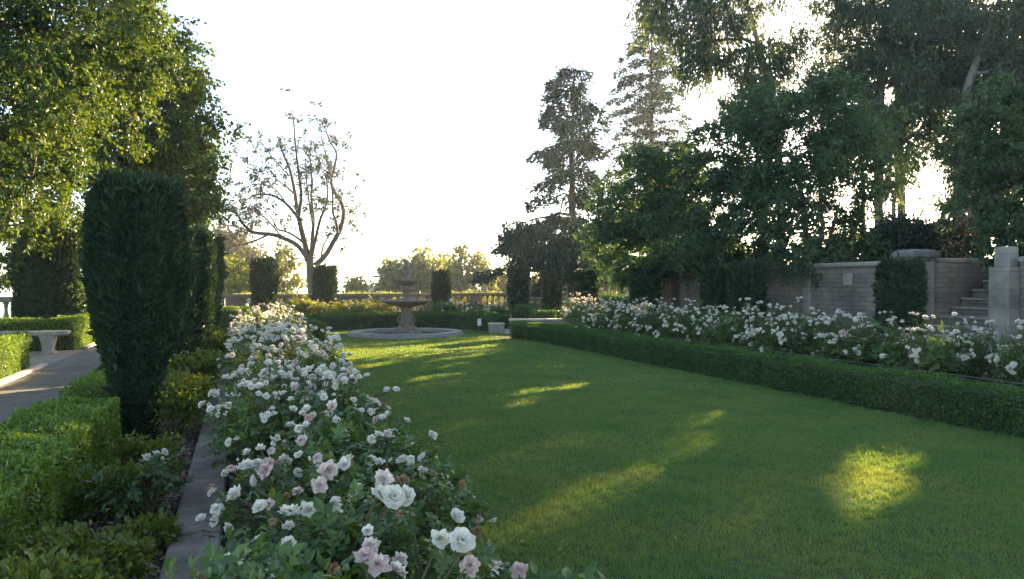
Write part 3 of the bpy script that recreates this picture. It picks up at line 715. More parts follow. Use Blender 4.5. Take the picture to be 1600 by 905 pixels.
def rose_bush(x, y, rx, ry, h, label, group, n_leaf, leafsize, n_bloom, mix, bsize, mat='rose', lod=0, zlow=0.12, fixed=(), leaf=ROSELEAF, side=0.0, zb=0.0):
    root = empty('rose_bush', (x, y, zb), label, 'rose bush', group)
    ph = rng.uniform(0, 6, 4)
    # lumpy dome: lobes of different height
    nl = 9
    lx = rng.uniform(-.62, .62, nl)*rx; ly = rng.uniform(-.62, .62, nl)*ry
    lh = h*rng.uniform(.68, 1.0, nl)*(1-0.18*(lx/rx)**2); lh[0] = h
    lr = rng.uniform(.34, .5, nl)
    n = n_leaf
    li = rng.integers(0, nl, n); d = rand_dirs(n); d[:, 2] = np.abs(d[:, 2])*1.0-0.15
    rr = rng.random(n)**0.35
    hh = lh[li]
    p = np.stack([lx[li]+d[:, 0]*lr[li]*rx*1.05*rr, ly[li]+d[:, 1]*lr[li]*ry*1.05*rr, hh*0.50+d[:, 2]*hh*0.48*rr], -1)
    low = rng.random(n) < 0.22
    p[low, 2] = rng.uniform(zlow, h*0.55, low.sum()); p[low, 0] *= 0.85
    p[:, 2] = np.maximum(p[:, 2], 0.04)
    out_ = p*np.array((1/rx, 1/ry, 0.6/h))
    yv = out_*0.9 + rng.normal(size=(n, 3))*0.5 - np.array((0, 0, .12)); zv = out_*0.6 + np.array((0, 0, .9)) + rng.normal(size=(n, 3))*0.4
    RF = frames(yv, zv); SF = leafsize*rng.uniform(.65, 1.25, n)
    # blooms on clusters
    c = MB(); placed = []
    P0, P1 = [], []
    ncl = max(3, n_bloom//3)
    bl = []
    k = 0
    while len(bl) < n_bloom and k < 4000:
        k += 1
        i = rng.integers(0, nl); dd = rand_dirs(1)[0]; dd[2] = abs(dd[2])**0.8*rng.choice((1, 1, 1, .35))
        dd = nrm(dd[None])[0]
        q = np.array((lx[i]+dd[0]*lr[i]*rx*1.15, ly[i]+dd[1]*lr[i]*ry*1.15, lh[i]*0.50+dd[2]*lh[i]*0.54))
        # must not be deep inside a taller lobe
        ins = np.any((((q[0]-lx)/(lr*rx))**2 + ((q[1]-ly)/(lr*ry))**2 + ((q[2]-lh*.5)/(lh*.48))**2) < 0.8)
        if ins: continue
        m_ = rng.integers(1, 5)
        for t in range(m_):
            qq = q + rng.normal(size=3)*np.array((.05, .05, .025))*(bsize/0.045)*(0 if t == 0 else 1)
            if all(np.linalg.norm(qq-w) > bsize*1.25 for w, _ in bl):
                bl.append((qq, dd))
        P0.append(np.array((lx[i]*.4, ly[i]*.4, 0.25*h))); P1.append(q - dd*0.02)
    bl = bl[:n_bloom] + [(np.array(q)-np.array((x, y, zb)), nrm(np.array([dq], float))[0]) for q, dq, _, _ in fixed]
    kinds = ['open', 'cup', 'pink', 'wilt', 'bud']
    fx = {len(bl)-len(fixed)+i: (fk, fs) for i, (_, _, fk, fs) in enumerate(fixed)}
    for bi, (q, dd) in enumerate(bl):
        kd = kinds[rng.choice(5, p=mix)]; sc = bsize*rng.uniform(.78, 1.2)*(0.62 if kd == 'bud' else (0.85 if kd == 'wilt' else 1))
        if bi in fx: kd, sc = fx[bi]
        me = BL_ME[(kd, lod, int(rng.integers(0, 3 if lod == 0 else 2)))]
        o = bpy.data.objects.new('bud' if kd == 'bud' else 'bloom', me); COL.objects.link(o); o.parent = root
        up = nrm((dd*0.9 + np.array((0, 0, .35)) + np.array((-.05, -.2, 0)) + rng.normal(size=3)*0.45)[None])[0]
        a = rng.uniform(0, 2*PI); ref = np.array((math.cos(a), math.sin(a), 0.1))
        Rm = frames(nrm(ref[None]), up[None])[0]   # y=ref, z~up
        zc = up; xc = nrm(np.cross(ref, zc)[None])[0]; yc = np.cross(zc, xc)
        from mathutils import Matrix
        Mx = Matrix(((xc[0]*sc, yc[0]*sc, zc[0]*sc, q[0]), (xc[1]*sc, yc[1]*sc, zc[1]*sc, q[1]), (xc[2]*sc, yc[2]*sc, zc[2]*sc, q[2]), (0, 0, 0, 1)))
        o.matrix_local = Mx
        if kd == 'pink': o['label'] = 'fading blush pink bloom'
        elif kd == 'wilt': o['label'] = 'browned wilted bloom'
        P0.append(q - up*0.16 + np.array((-q[0]*.25, -q[1]*.25, -.12))); P1.append(q - up*sc*0.1)
    P0 = np.array(P0); P1 = np.array(P1)
    kq = np.repeat(np.arange(len(P0)), 3); tq = rng.uniform(.1, .8, len(kq))
    pq = P0[kq] + (P1-P0)[kq]*tq[:, None]
    yq = rng.normal(size=(len(kq), 3))*np.array((1, 1, .35)); zq = rng.normal(size=(len(kq), 3))*.4 + np.array((0, 0, 1.0))
    f = MB(); f.inst(leaf[0], leaf[1], np.concatenate([p, pq]), np.concatenate([RF, frames(yq, zq)]), np.concatenate([SF, leafsize*rng.uniform(.6, 1.1, len(kq))]))
    f.build('foliage', M[mat], root)
    bs = np.stack([rng.uniform(-.02, .02, nl), rng.uniform(-.02, .02, nl), np.full(nl, 0.0)], -1)
    tp = np.stack([lx*.8, ly*.8, lh*.7], -1)
    c.tubes(bs, tp, np.full(nl, .013), np.full(nl, .006), 6)
    cs = np.concatenate([bs+(tp-bs)*q for q in np.linspace(.3, 1, 12)])
    P0 = cs[np.argmin(np.linalg.norm(cs[None]-P0[:, None], axis=2), 1)]
    c.tubes(P0, P1, np.full(len(P0), .0055 if lod == 0 else .007), np.full(len(P0), .0025), 5)
    c.build('stems', M['cane'], root)
    return root
GL = 'white rose bushes in the long bed beside the kerb'
labs = ['pinkish and browned roses nearest the camera, spilling over the corner of the lawn',
        'white and blush rose bush second from the camera beside the stone kerb',
        'rose bush third from the camera, with large white and fading pink blooms',
        'rose bush fourth from the camera in the bed along the kerb']
ords = ['fifth','sixth','seventh','eighth','ninth','tenth','eleventh','twelfth','thirteenth','fourteenth','fifteenth','sixteenth','seventeenth','eighteenth','nineteenth','twentieth','twenty-first','twenty-second']
labs += [f'densely flowering white rose bush, {o} from the camera in the kerbside bed' for o in ords[:-1]] + ['farthest white rose bush of the kerbside bed, beside the square cut hedge block']
yy = [1.75, 2.65, 3.6, 4.6]
ystep = 0.8
while len(yy) < len(labs): yy.append(yy[-1] + ystep)
def bl_px(u, v, h, kind, size):
    d = (HCAM-h)*F_PX/(v-HOR); x, y = W(u, d)
    return ((x, y, h), (-0.1, -0.5, 0.8), kind, size)
fixed0 = [bl_px(720, 848, .78, 'open', .044), bl_px(686, 845, .78, 'cup', .038), bl_px(733, 884, .72, 'pink', .036), bl_px(812, 893, .66, 'pink', .034), bl_px(590, 884, .78, 'pink', .040), bl_px(568, 872, .80, 'pink', .036), bl_px(578, 855, .8, 'pink', .034), bl_px(745, 830, .74, 'wilt', .03), bl_px(574, 832, .8, 'cup', .024)]
fixed1 = [bl_px(370, 778, .66, 'cup', .052), bl_px(396, 760, .64, 'bud', .045), bl_px(452, 806, .72, 'open', .048), bl_px(480, 800, .72, 'cup', .04), bl_px(450, 852, .66, 'open', .03), bl_px(612, 780, .80, 'open', .052), bl_px(590, 776, .80, 'cup', .044), bl_px(635, 778, .79, 'open', .044), bl_px(600, 750, .83, 'pink', .046), bl_px(628, 752, .81, 'wilt', .042), bl_px(655, 735, .74, 'bud', .036), bl_px(640, 770, .78, 'wilt', .036), bl_px(330, 762, .5, 'wilt', .036)]
fixed2 = [bl_px(388, 733, .72, 'open', .055), bl_px(414, 735, .72, 'pink', .05), bl_px(512, 734, .80, 'pink', .05), bl_px(498, 760, .78, 'pink', .04), bl_px(545, 720, .8, 'wilt', .04)]
for i, (l, y) in enumerate(zip(labs, yy)):
    t = min(1, i/5)
    if i < 2:   nb, mix, bs, nlf, ls, ld = (18 if i == 0 else 28), (.20,.20,.26,.26,.08), .034, 1700, .115, 0
    elif i < 4: nb, mix, bs, nlf, ls, ld = 74, (.33,.29,.18,.14,.06), .030, 1600, .105, 0
    elif i < 8: nb, mix, bs, nlf, ls, ld = 92, (.46,.38,.08,.05,.03), .031, 1500, .105, 0
    else:       nb, mix, bs, nlf, ls, ld = 97, (.53,.42,.03,.01,.01), .038, 1100, .115, (0 if i < 12 else 1)
    h = (0.86, 0.90, .90, .92)[i] if i < 4 else 0.93 + 0.010*i
    rose_bush((0.46 if i > 1 else .40) + random.uniform(-.05, .05), y, 0.70 if i > 1 else .84, 0.68, h, l, GL, nlf, ls, nb, mix, bs, 'rose', ld,
              fixed=(fixed0, fixed1, fixed2)[i] if i < 3 else (), leaf=ROSELEAF if i < 5 else ROSELEAF_LO)
GR = 'white rose bushes along the right hand hedge'
n_r = 19
for i in range(n_r):
    y = 4.0 + i*0.89
    word = ['nearest','second','third','fourth','fifth','sixth','seventh','eighth','ninth','tenth','eleventh','twelfth','thirteenth','fourteenth','fifteenth','sixteenth','seventeenth','eighteenth'][i] if i < 18 else 'farthest'
    if i == 0: l = 'white rose bush nearest the camera behind the long dark hedge'
    elif i == n_r-1: l = 'farthest white rose bush behind the long dark hedge, by the pale steps'
    else: l = f'white rose bush behind the long dark hedge, {word} from its near end' if i != 6 else 'rose bush with faded cream blooms in front of the stone stair, behind the dark hedge'
    rose_bush(9.05+random.uniform(-.08, .08), y, 0.85, 0.80, (1.16 if i < 9 else 1.20)+random.uniform(-.06, .10), l, GR, 1250, .115, 98, (.53,.34,.04,.05,.04) if i != 6 else (.3,.15,.42,.1,.03), .043 if i < 8 else .046, 'rose', 1, leaf=ROSELEAF_LO)
# far beds either side of the fountain
for i, (u, hv) in enumerate(((436, 463), (466, 461), (500, 472), (535, 472), (562, 470), (592, 463))):
    l = ['tallest yellow sunlit rose bush, at the left end of the far bed','yellow sunlit rose bush second from the left in the far bed','low sunlit rose bush under the yew by the bare tree','low sunlit rose bush in front of the far balustrade','sunlit rose bush with sun-gilded leaves left of the fountain bowl','round sunlit rose bush touching the left rim of the fountain bowl'][i]
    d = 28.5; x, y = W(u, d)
    rose_bush(x, y, .66, .55, max(.95, H(hv, d)+.15), l, 'sunlit rose bushes in the far bed', 800, .16, 16, (.35,.25,.1,.2,.1), .045, 'rose_sunlit', 1, leaf=ROSELEAF_LO)
for i, u in enumerate((690, 716, 745, 776)):
    l = ['white rose bush right beside the fountain bowl in the far bed','second white rose bush right of the fountain in the far bed','white rose bush above the small white plate in the far bed','fullest white rose bush of the far bed, above the low stone block'][i]
    d = 28.0; x, y = W(u, d)
    rose_bush(x, y, .60, .55, H(468+(i % 2)*2, d), l, 'white rose bushes in the far bed', 800, .16, (14, 12, 18, 40)[i], (.6,.3,.04,.03,.03), .055, 'rose', 1, leaf=ROSELEAF_LO)

# low shrubs in the mulch bed
def low_shrub(x, y, r, h, label, n, size, mat='azalea', name='low_shrub', cat='shrub', group='low shrubs in the mulch bed', zb=0.0, leaf=OVAL, nst=16, stemr=.006):
    root = empty(name, (x, y, zb), label, cat, group)
    nl = 11; a = rng.uniform(0, 2*PI, nl); q = np.sqrt(rng.random(nl))*0.7*r
    L = np.stack([q*np.cos(a), q*np.sin(a), h*rng.uniform(.45, .78, nl)], -1)
    li = rng.integers(0, nl, n)
    off = rand_dirs(n)*np.array((.42*r, .42*r, .25*h))*(rng.random(n)**.4)[:, None]
    p = L[li]+off; p[:, 2] = np.maximum(p[:, 2]*np.where(rng.random(n) < .25, rng.uniform(.2, 1, n), 1), .03)
    if zb > .5:
        p = p[sun_gap_mask(p+np.array((x, y, zb)))]; n = len(p)
    o_ = nrm(p-np.array((0, 0, .2*h)))
    f = MB(); f.inst(leaf[0], leaf[1], p, frames(o_+rng.normal(size=(n, 3))*.6, np.array((0, 0, .7))+o_*.6+rng.normal(size=(n, 3))*.5), size*rng.uniform(.7, 1.3, n)); f.build('foliage', M[mat], root)
    s = MB(); k = nst
    li = rng.integers(0, nl, k)
    s.tubes(rng.normal(size=(k, 3))*np.array((.03, .03, 0)), L[li]+rng.normal(size=(k, 3))*.1*r, np.full(k, stemr), np.full(k, stemr*.5), 5); s.build('stems', M['cane'], root)
    return root
low_shrub(-0.84, 3.3, .47, .50, 'low leafy yellow green shrub nearest the camera in the mulch', 3400, .040)
low_shrub(-0.78, 4.35, .36, .34, 'low green shrub second from the camera in the mulch bed', 1700, .040)
low_shrub(-0.74, 7.15, .30, .34, 'small green shrub between the sprawling rose and the round one in the mulch', 1100, .040)
low_shrub(-0.55, 4.95, .20, .24, 'small low sprig of a shrub beside the stone kerb in the mulch', 500, .040)
low_shrub(-0.82, 5.9, .33, .38, 'thin yellow green shrub beneath the sprawling rose in the mulch bed', 900, .040)
rose_bush(-0.62, 5.75, .38, .42, .50, 'thin sprawling rose with few pale blooms in the mulch bed', None, 150, .11, 4, (.3,.3,.4,0,0), .036, 'rose', 0)
low_shrub(-0.66, 8.7, .42, .66, 'round yellow green shrub right of the foot of the biggest yew', 2400, .042)
low_shrub(-0.66, 10.6, .36, .48, 'yellow green shrub just behind the round one, beside the kerb', 1500, .045)
low_shrub(-0.62, 12.6, .38, .60, 'yellow green shrub just before the second yew column', 1600, .05)
low_shrub(-0.50, 15.2, .38, .70, 'bright shrub between the second and third yew columns', 1600, .055)
low_shrub(-0.45, 18.3, .36, .66, 'olive green shrub at the foot of the third yew column', 1300, .06)
low_shrub(*W(140, 20.5), .95, 1.7, 'dark loose shrub filling the gap right of the broad yew', 3500, .085, 'row', 'garden_shrub', 'shrub', None)

# ------------------------------------------------------------------ stone things
# fountain
fx, fy = W(635, 23.7)
FT = empty('fountain', (fx, fy, 0), 'two tiered stone fountain in a round rimmed pool at the lawn end', 'fountain')
b = MB(); b.lathe([(1.42,-.05),(1.42,.08),(1.44,.105),(1.48,.12),(1.66,.12),(1.71,.105),(1.74,.08),(1.74,.03),(1.80,.02),(1.80,-.05)], n=72, cap=False); b.build('pool_rim', M['rim'], FT)
b = MB(); b.lathe([(0.001,.06),(1.43,.06)], n=72, cap=False); b.build('water', M['water'], FT)
b = MB()
b.lathe([(.44,0),(.44,.10),(.41,.12),(.40,.16),(.33,.22),(.25,.27),(.21,.32),(.20,.36)], n=32)
b.build('plinth', M['fount'], FT)
b = MB()
b.lathe([(.20,.34),(.19,.40),(.165,.46),(.15,.60),(.145,.72),(.17,.76),(.20,.78),(.17,.81),(.19,.84),(.24,.87)], n=32)
b.build('pedestal', M['fount'], FT)
for kq in range(4):
    a0 = PI/4 + kq*PI/2
    sc = MB(); pts = []
    for t in np.linspace(0, 1, 26):
        ang = -2.6 + t*5.6; rr = .075*(1-.35*t) if t < .5 else .05+.02*(t-.5)
        pts.append((.245 + rr*math.cos(ang), .36 + .24*t + rr*.9*math.sin(ang)))
    pts = [(math.cos(a0)*r, math.sin(a0)*r, z) for r, z in pts]
    sc.path(pts, np.linspace(.038, .022, len(pts)), 8); sc.build('scroll', M['fount'], FT)
flute = lambda a: 1 + .018*np.cos(a*20)
b = MB(); b.lathe([(.17,.85),(.22,.875),(.42,.90),(.60,.95),(.70,1.0),(.74,1.02),(.78,1.03),(.79,1.05),(.78,1.07),(.73,1.065),(.68,1.03),(.5,.985),(.2,.97)], n=80, wob=flute); b.build('lower_bowl', M['fount'], FT)
b = MB(); b.lathe([(.30,.97),(.29,1.07),(.24,1.11),(.15,1.13),(.10,1.18),(.09,1.28),(.10,1.33),(.145,1.37),(.15,1.42),(.11,1.47),(.12,1.51)], n=28); b.build('upper_stem', M['fount'], FT)
b = MB(); b.lathe([(.11,1.50),(.18,1.53),(.30,1.58),(.38,1.64),(.42,1.665),(.42,1.69),(.38,1.69),(.32,1.65),(.1,1.63)], n=64, wob=flute); b.build('upper_bowl', M['fount'], FT)
b = MB(); b.lathe([(.17,1.63),(.16,1.70),(.11,1.74),(.09,1.80),(.125,1.86),(.13,1.90),(.075,1.96),(.065,2.0),(.10,2.05),(.11,2.10),(.07,2.15),(.05,2.18),(.085,2.22),(.08,2.27),(.03,2.31),(.002,2.32)], n=20, wob=lambda a: 1+.06*np.cos(a*5)); b.build('finial', M['fount'], FT)

def bench(x0, x1, y, dep, h, label, mat):
    cx = (x0+x1)/2
    r = empty('stone_bench', (cx, y, 0), label, 'bench', 'stone benches in the alcove')
    s = MB(); hx = (x1-x0)/2; n = 10
    o = []
    rad = .06
    for (sx, sy, a0) in ((1,1,0),(-1,1,PI/2),(-1,-1,PI),(1,-1,1.5*PI)):
        for t in np.linspace(0, PI/2, 6):
            o.append((sx*(hx-rad)+rad*math.cos(a0+t), sy*(dep/2-rad)+rad*math.sin(a0+t)))
    prof = [(-.03, h-.10), (-.012, h-.085), (0, h-.06), (0, h-.025), (-.012, h-.004), (-.03, h)]
    V = [(px*(1+e/hx), py*(1+e/(dep/2)), z) for e, z in prof for px, py in o]
    m_ = len(o); Fq = [(k*m_+i, k*m_+(i+1) % m_, (k+1)*m_+(i+1) % m_, (k+1)*m_+i) for k in range(len(prof)-1) for i in range(m_)]
    Fq += [tuple(range(m_))[::-1], tuple(range((len(prof)-1)*m_, len(prof)*m_))]
    s.add(V, Fq); s.build('seat', M[mat], r)
    for sx in (-1, 1):
        g = MB(); xx = sx*(hx-.42)
        wz = [(.135,.045,0),(.15,.14,0.05)]
        rows = [(.13,dep*.44,0),(.13,dep*.44,.05),(.095,dep*.36,.07),(.105,dep*.36,.2),(.14,dep*.42,h-.14),(.16,dep*.46,h-.12),(.16,dep*.46,h-.098)]
        V = []
        for a, bb, z in rows:
            V += [(xx-a,-bb,z),(xx+a,-bb,z),(xx+a,bb,z),(xx-a,bb,z)]
        Fq = [(k*4+i, k*4+(i+1) % 4, (k+1)*4+(i+1) % 4, (k+1)*4+i) for k in range(len(rows)-1) for i in range(4)] + [(3,2,1,0)]
        g.add(V, Fq); g.build('leg', M[mat], r)
bench(-6.2, -3.72, 19.75, .46, .52, 'grey stone bench in front of the dark corner hedge, its right leg in view', 'stone')
bench(-5.9, -3.95, 17.35, .46, .50, 'stone bench behind the sunlit yellow hedge, only its pale sunlit end showing', 'palestone')  # paler stone than the other bench, painting in the sun on its end

# balustrade along the terrace edge
def balustrade(name, p0, p1, h, label, bays, mat, solid=()):
    p0 = np.array(p0); p1 = np.array(p1); L = np.linalg.norm(p1-p0); t = (p1-p0)/L; a = math.atan2(t[1], t[0])
    r = empty(name, (p0[0], p0[1], 0), label, 'balustrade'); r.rotation_euler = (0, 0, a)
    b = MB(); b.bbox((-.2,-.17,-.6),(L+.2,.17,.30),.015); b.build('plinth', mat, r)
    b = MB(); b.bbox((-.24,-.20,h-.15),(L+.24,.20,h),.03); b.build('coping', mat, r)
    for i in range(bays+1):
        b = MB(); xx = L*i/bays; b.bbox((xx-.2,-.185,.3),(xx+.2,.185,h-.148),.012); b.build('pier', mat, r)
    me = None
    for i in range(bays):
        x0 = L*i/bays+.2; x1 = L*(i+1)/bays-.2
        if i in solid:
            b = MB(); b.bbox((x0-.01,-.10,.298),(x1+.01,.10,h-.147),.005); b.build('solid_panel', mat, r); continue
        n = max(2, int((x1-x0)/.27))
        for k in range(n):
            if me is None:
                b = MB(); q = h-.15-.30
                b.lathe([(.075,.30),(.075,.34),(.045,.36),(.055,.40),(.085,.30+q*.32),(.08,.30+q*.42),(.042,.30+q*.68),(.04,.30+q*.80),(.06,.30+q*.85),(.045,.30+q*.9),(.07,.30+q*.94),(.07,.30+q)], n=10)
                o = b.build('baluster', mat, r); me = o.data
            else:
                o = bpy.data.objects.new('baluster', me); COL.objects.link(o); o.parent = r
            o.location = (x0+(x1-x0)*(k+.5)/n, 0, 0)
    return r
balustrade('balustrade', (-2.6, 34.2), (16.8, 35.2), 1.12, 'long weathered stone balustrade closing the far end of the garden', 9, M['balus'], (1, 2, 3))
balustrade('balustrade', (14.2, 27.5), W(800, 31.0), 1.02, 'shorter stretch of balustrade behind the yews near the cedar', 2, M['stone'])
balustrade('balustrade', (-11.0, 24.0), W(32, 21.0), 1.22, 'old stone wall with open balusters behind the left benches', 2, M['stone'])

# right garden wall
WX = 12.0
gw = empty('garden_wall', (WX, 20.7, 0), 'long coursed stone garden wall behind the white roses', 'wall')
b = MB(); b.box((0, -9.25, -.3), (.32, 0, 1.93)); b.build('wall_face', M['wall'], gw)
b = MB(); b.bbox((-.06, -9.25, 1.932), (.38, .06, 2.03), .02); b.build('coping', M['stone'], gw)
for yv in (-1.4, -5.0, -6.6):
    b = MB(); b.bbox((-.055, yv-.11, -.1), (.003, yv+.11, 1.93), .01); b.build('pilaster', M['pillar'], gw)
b = MB()
cx, cy = -.09, -7.8
b.bbox((-.02, cy-.13, 1.55), (.002, cy+.13, 1.80), .006); b.build('wall_plaque', M['stone'], gw)
def pillar(y, label, wy, wx, h, capped):
    r = empty('stone_pillar', (WX, y, 0), label, 'pillar', 'stone pillars at the stair opening')
    b = MB(); b.bbox((-.22, -wy/2, -.1), (wx-.22, wy/2, h), .012); b.build('shaft', M['pillar'], r)
    b = MB(); b.bbox((-.26, -wy/2-.04, -.1), (wx-.18, wy/2+.04, .22), .012); b.build('base', M['stone'], r)
    if capped:
        b = MB()
        def slab(e, z0, z1): b.bbox((-.22-e, -wy/2-e, z0), (wx-.22+e, wy/2+e, z1), .012)
        slab(.03, h, h+.05); slab(.07, h+.052, h+.13)
        x0, x1, y0, y1 = -.22-.05, wx-.22+.05, -wy/2-.05, wy/2+.05
        V = []; n = 6
        for k in range(n+1):
            f = k/n; s = math.cos(f*PI/2*.9); z = h+.132+.085*math.sin(f*PI/2*.9)
            cx, cy = (x0+x1)/2, (y0+y1)/2
            for px, py in ((x0,y0),(x1,y0),(x1,y1),(x0,y1)):
                V.append((cx+(px-cx)*(0.35+.65*s), cy+(py-cy)*(.35+.65*s), z))
        Fq = [(k*4+i, k*4+(i+1) % 4, (k+1)*4+(i+1) % 4, (k+1)*4+i) for k in range(n) for i in range(4)] + [(n*4,n*4+1,n*4+2,n*4+3)]
        b.add(V, Fq); b.build('cap', M['darkstone'], r)
    else:
        b = MB(); b.bbox((-.10, -wy/2+.08, h), (wx-.24, wy/2-.003, h+.34), .012); b.build('upper_block', M['pillar'], r)
pillar(11.235, 'broad stone pillar with a low domed cap, left of the stair', .42, .52, 2.02, True)
pillar(9.33, 'plain pale stone pillar with a stepped top, right of the stair', .36, .36, 1.86, False)
gw2 = empty('garden_wall', (WX+.02, 9.14, 0), 'stretch of stone garden wall right of the plain stair pillar', 'wall')
b = MB(); b.box((0, -7.5, -.3), (.32, 0, 1.93)); b.build('wall_face', M['wall'], gw2)
b = MB(); b.bbox((-.06, -7.5, 1.932), (.38, 0, 2.03), .02); b.build('coping', M['stone'], gw2)
st = empty('stone_stair', (WX+.3, 10.1, 0), 'flight of stone steps climbing between the two wall pillars', 'stairs')
for k_ in range(12):
    xa = -1.35 + k_*.27
    b = MB(); b.bbox((xa+.03, -.55, -.2), (xa+.27+.06, .84, .165*(k_+1)-.05), .008)
    b.build('riser', M['wall'], st)
    b = MB(); b.bbox((xa, -.55, .165*(k_+1)-.048), (xa+.27+.04, .842, .165*(k_+1)), .014)
    b.build('step', M['stone'], st)
fl = empty('stair_wall', (WX+.30, 10.975, 0), 'stone flank wall beside the steps, with a purple tinged top', 'wall')
b = MB(); b.box((0.03, 0, -.3), (4.2, .3, 1.98)); b.box((3.6, -2.2, -.3), (3.9, -.003, 2.0)); b.build('wall_face', M['wall'], fl)
b = MB(); b.bbox((.18, -.05, 1.982), (4.2, .35, 2.07), .02); b.build('coping', M['stone'], fl)

# pale steps, block and small plate by the curved hedge
x, y = W(777, 24.4)
sb = empty('stone_block', (x, y, 0), 'low pale stone block at the end of the curved hedge', 'stone block'); sb.rotation_euler = (0, 0, -YAW*.6)
b = MB(); b.bbox((-.26,-.25,-.05),(.20,.25,.27),.02); b.build('block', M['stone'], sb)
b = MB(); b.bbox((-.28,-.27,.272),(.22,.27,.33),.015); b.build('top_slab', M['palestone'], sb)
b = MB(); b.bbox((.203,-.2,-.05),(.5,.2,.13),.012); b.build('step', M['palestone'], sb)
x, y = W(838, 24.6)
lw = empty('low_wall', (x, y, 0), 'low wall with pale coping slabs leading off behind the hedge end', 'low wall'); lw.rotation_euler = (0, 0, -YAW*.8)
b = MB(); b.bbox((-.85,-.16,-.05),(.9,.16,.38),.01); b.build('wall_face', M['stone'], lw)
for i in range(3):
    b = MB(); b.bbox((-.88+i*.6,-.2,.382),(-.29+i*.6,.2,.45+.0*i),.015); b.build('coping_slab', M['palestone'], lw)
x, y = W(749, 24.7)
sg = empty('garden_marker', (x, y, 0), 'small blank pale plate on a stake before the curved hedge', 'marker'); sg.rotation_euler = (0, 0, -YAW)
b = MB(); b.bbox((-.012,-.012,-.05),(.012,.012,.26),.002); b.build('stake', M['wire'], sg)
b = MB(); b.bbox((-.06,-.03,.22),(.06,-.013,.44),.005); b.build('plate', M['metal'], sg)

# wire supports among right-hand roses
wf = empty('rose_support', (9.0, 12, 0), 'thin rail on short posts running through the right white roses', 'rose support')
for hz in (0.45,):
    b = MB(); b.tubes([(-.62, -9, hz)], [(-.62, 8, hz)], [.005], [.005], 6); b.build('rail', M['wire'], wf)
for i in range(8):
    b = MB(); b.tubes([(-.62, -8.8+i*2.35, 0)], [(-.62, -8.8+i*2.35, .52)], [.010], [.010], 6); b.build('post', M['wire'], wf)

# far house roof
x, y = W(583, 75)
hs = empty('house', (x, y, -8), 'pale grey gabled house far beyond the balustrade', 'house'); hs.rotation_euler = (0, 0, -.2)
b = MB(); b.box((-2.2,-4,-1),(2.2,4,8.4)); b.add([(-2.2,-4.0,8.4),(2.2,-4.0,8.4),(0,-4.0,9.3),(-2.2,4.0,8.4),(2.2,4.0,8.4),(0,4.0,9.3)],[(0,1,2),(4,3,5)]); b.build('wall', M['render'], hs)
b = MB()
for s in (-1, 1):
    V = [(s*2.5,-4.3,8.29),(s*2.5,4.3,8.29),(0,4.3,9.32),(0,-4.3,9.32)]
    V += [(a, c, z+.12) for a, c, z in V]
    b.add(V, [(0,1,2,3),(4,5,6,7),(0,1,5,4),(1,2,6,5),(2,3,7,6),(3,0,4,7)])
b.build('roof', M['roof'], hs)
for wx in (-1.1, 1.1):
    b = MB(); b.box((wx-.4,-4.03,6.2),(wx+.4,-4.003,7.5)); b.build('window', M['glass'], hs)

# ------------------------------------------------------------------ trees
# left broad-leaved trees
G_T = 'broad leaved trees left of the path'
tree('leafy_tree', 'large leafy tree overhanging the top corner, nearest to the camera', 'tree',
     [(*W(-120, 13.0), 0), (*W(-115, 13), 1.6), (*W(-95, 13), 3.6), (*W(-70, 13), 6.5)], .17,
     blob_px([(-40, 60, 13, 190, 170, 2.2), (110, 30, 13, 130, 120, 1.7), (60, 190, 12.5, 150, 95, 1.6), (190, 90, 14, 85, 85, 1.3), (-60, 240, 13, 120, 80, 1.5), (215, 10, 14, 45, 40, .8), (30, 310, 12.5, 70, 45, .8)]),
     40, 130, .26, LEAF, .088, M['bigtree'], M['barkred'], G_T)
tree('leafy_tree', 'leafy tree with reddish stems standing behind the benches and the broad yew', 'tree',
     [(*W(88, 22.5), 0), (*W(86, 22.3), 1.5), (*W(95, 21), 3.2), (*W(130, 19.5), 6.0)], .16,
     blob_px([(150, 140, 18.5, 130, 110, 2.0), (215, 200, 18, 110, 85, 1.7), (255, 130, 18, 60, 60, 1.1), (110, 250, 18.5, 110, 55, 1.6), (270, 265, 18.5, 65, 65, 1.2), (300, 205, 18, 50, 28, .8), (300, 310, 19, 38, 34, .8), (20, 350, 19, 65, 55, 1.2), (110, 345, 20.5, 75, 40, 1.2), (295, 120, 18, 36, 14, .5), (235, 70, 18, 60, 40, .9), (15, 420, 20, 25, 30, .8)]),
     36, 130, .30, LEAF, .115, M['bigtree'], M['barkred'], G_T, extra_trunks=[[(*W(90, 22.6), 0), (*W(72, 22.3), 1.8), (*W(35, 20.5), 3.6)], [(*W(92, 22.6), 0.0), (*W(118, 22), 2.2), (*W(150, 20.3), 4.2)]])
tree('leafy_tree', 'leafy tree farther along the path, its sunny edge showing behind the yews', 'tree',
     [(*W(230, 26), 0), (*W(228, 26), 2.0), (*W(240, 26), 5.0)], .16,
     blob_px([(240, 330, 26, 70, 55, 1.6), (310, 330, 26, 26, 45, .7), (180, 380, 27, 70, 50, 1.6), (270, 250, 26, 65, 60, 1.5)]),
     30, 100, .34, LEAF, .14, M['bigtree'], M['barkred'], G_T)
